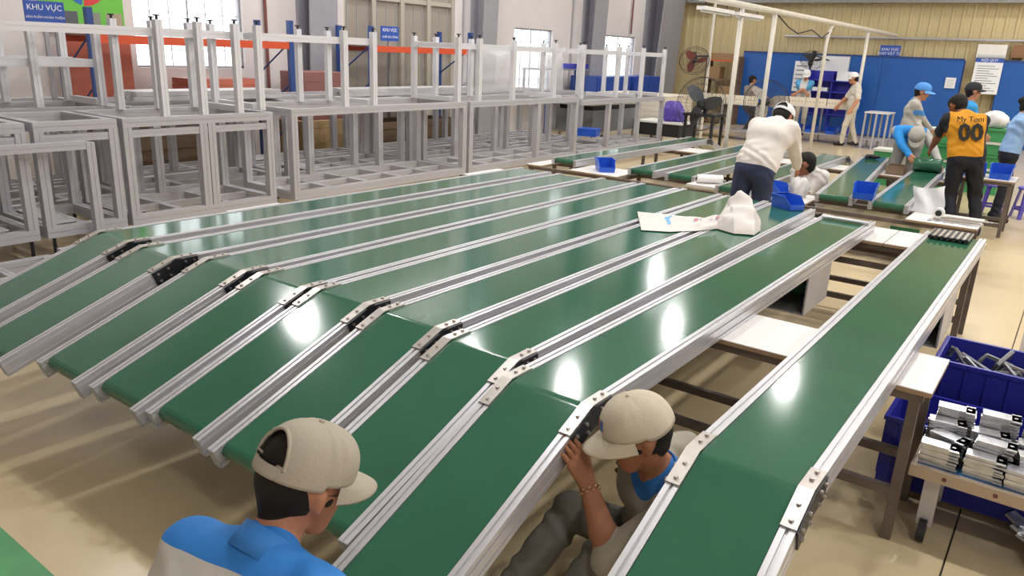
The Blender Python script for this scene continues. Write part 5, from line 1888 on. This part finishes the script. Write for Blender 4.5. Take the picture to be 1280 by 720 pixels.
def stool(label, x_, y_, rz=0):
    t = thing('plastic_stool', label, 'stool', (x_, y_, 0), rz)
    MB().lathe([(.001, .43), (.13, .43), (.145, .42), (.145, .40), (.001, .40)], 18).build('seat', PURPLE, t)
    for k in range(4):
        a = math.pi / 4 + k * math.pi / 2
        c_, s_ = math.cos(a), math.sin(a)
        MB().add([(.1 * c_ - .035 * s_, .1 * s_ + .035 * c_, .4), (.1 * c_ + .035 * s_, .1 * s_ - .035 * c_, .4), (.13 * c_, .13 * s_, .4), (.16 * c_ - .028 * s_, .16 * s_ + .028 * c_, 0), (.16 * c_ + .028 * s_, .16 * s_ - .028 * c_, 0), (.19 * c_, .19 * s_, 0)],
                 [(0, 1, 4, 3), (1, 2, 5, 4), (2, 0, 3, 5), (3, 4, 5), (0, 2, 1)]).build('leg', PURPLE, t)
    MB().lathe([(.135, .12), (.15, .12), (.15, .15), (.135, .15), (.135, .12)], 18, closed=True).build('ring', PURPLE, t)
    return t


stool('purple plastic stool under the bin table beside the man in yellow', -.82, 12.4)
stool('purple plastic stool beside the woman in the blue blouse', -.42, 12.45, .5)
GREENC = mat('green_crate_plastic', '3f8f58', .45)
for k, (x_, y_, z_, lb) in enumerate(((-1.9, 14.6, 0, 'green crate stack base behind the standing worker'), (-1.2, 14.6, 0, 'green crate stack behind the man in yellow'), (-2.5, 14.2, 0, 'low green crate stack beside the far conveyor ends'))):
    t = thing('green_crate', lb, 'crate', (x_, y_, z_), group='green crates behind the workers')
    hh = (.98, 1.05, .6)[k]
    nl = int(hh / .2)
    for q in range(nl):
        z0 = q * hh / nl
        bx('tier', (-.26, -.2, z0), (.26, .2, z0 + hh / nl - .045), GREENC, t)
        bx('tier_rim', (-.28, -.22, z0 + hh / nl - .045), (.28, .22, z0 + hh / nl - .006), mat('crate_rim_pale', 'c9cfc4', .5) if q % 2 else GREENC, t)
blob('cloth_bag', 'white cloth bag on the green crates behind the man in yellow', 'bag', (-1.2, 14.6, 1.045), (.2, .17, .14), mat('white_cloth', 'd8d4d2', .8), 5)

# small goods on the second row
t = thing('film_roll', 'wrapped white roll lying on the table between the rear conveyors', 'roll', (-3.36, 8.36, .545))
MB().tube([(-.1, -.05, .05), (.14, .12, .05)], .05, 14).build('roll', WHITE, t)
MB().tube([(-.11, -.057, .05), (.15, .127, .05)], .018, 10).build('core', DARK, t)
bx('support', (-.16, -.2, -.03), (.2, .2, 0), BOARD, t)
t = thing('parts_box', 'open brown parts box on the boards between the rear conveyors', 'box', (-1.95, 11.55, .512))
bx('bottom', (-.11, -.15, 0), (.11, .15, .01), WOOD, t)
for (a, b_) in (((-.11, -.15, .01), (.11, -.14, .12)), ((-.11, .14, .01), (.11, .15, .12)), ((-.11, -.14, .01), (-.1, .14, .12)), ((.1, -.14, .01), (.11, .14, .12))):
    bx('side', a, b_, WOOD, t)
t = thing('hand_drill', 'dark hand drill lying on a second-row conveyor', 'drill', (-2.42, 12.3, .597))
b = MB()
b.smooth = True
b.tube([(-.1, 0, .035), (.02, 0, .035), (.06, 0, .035), (.1, 0, .035)], [.03, .035, .022, .008], 10)
b.build('body', DARK, t)
bx('grip', (-.09, -.13, .012), (-.05, -.02, .05), DARK, t)
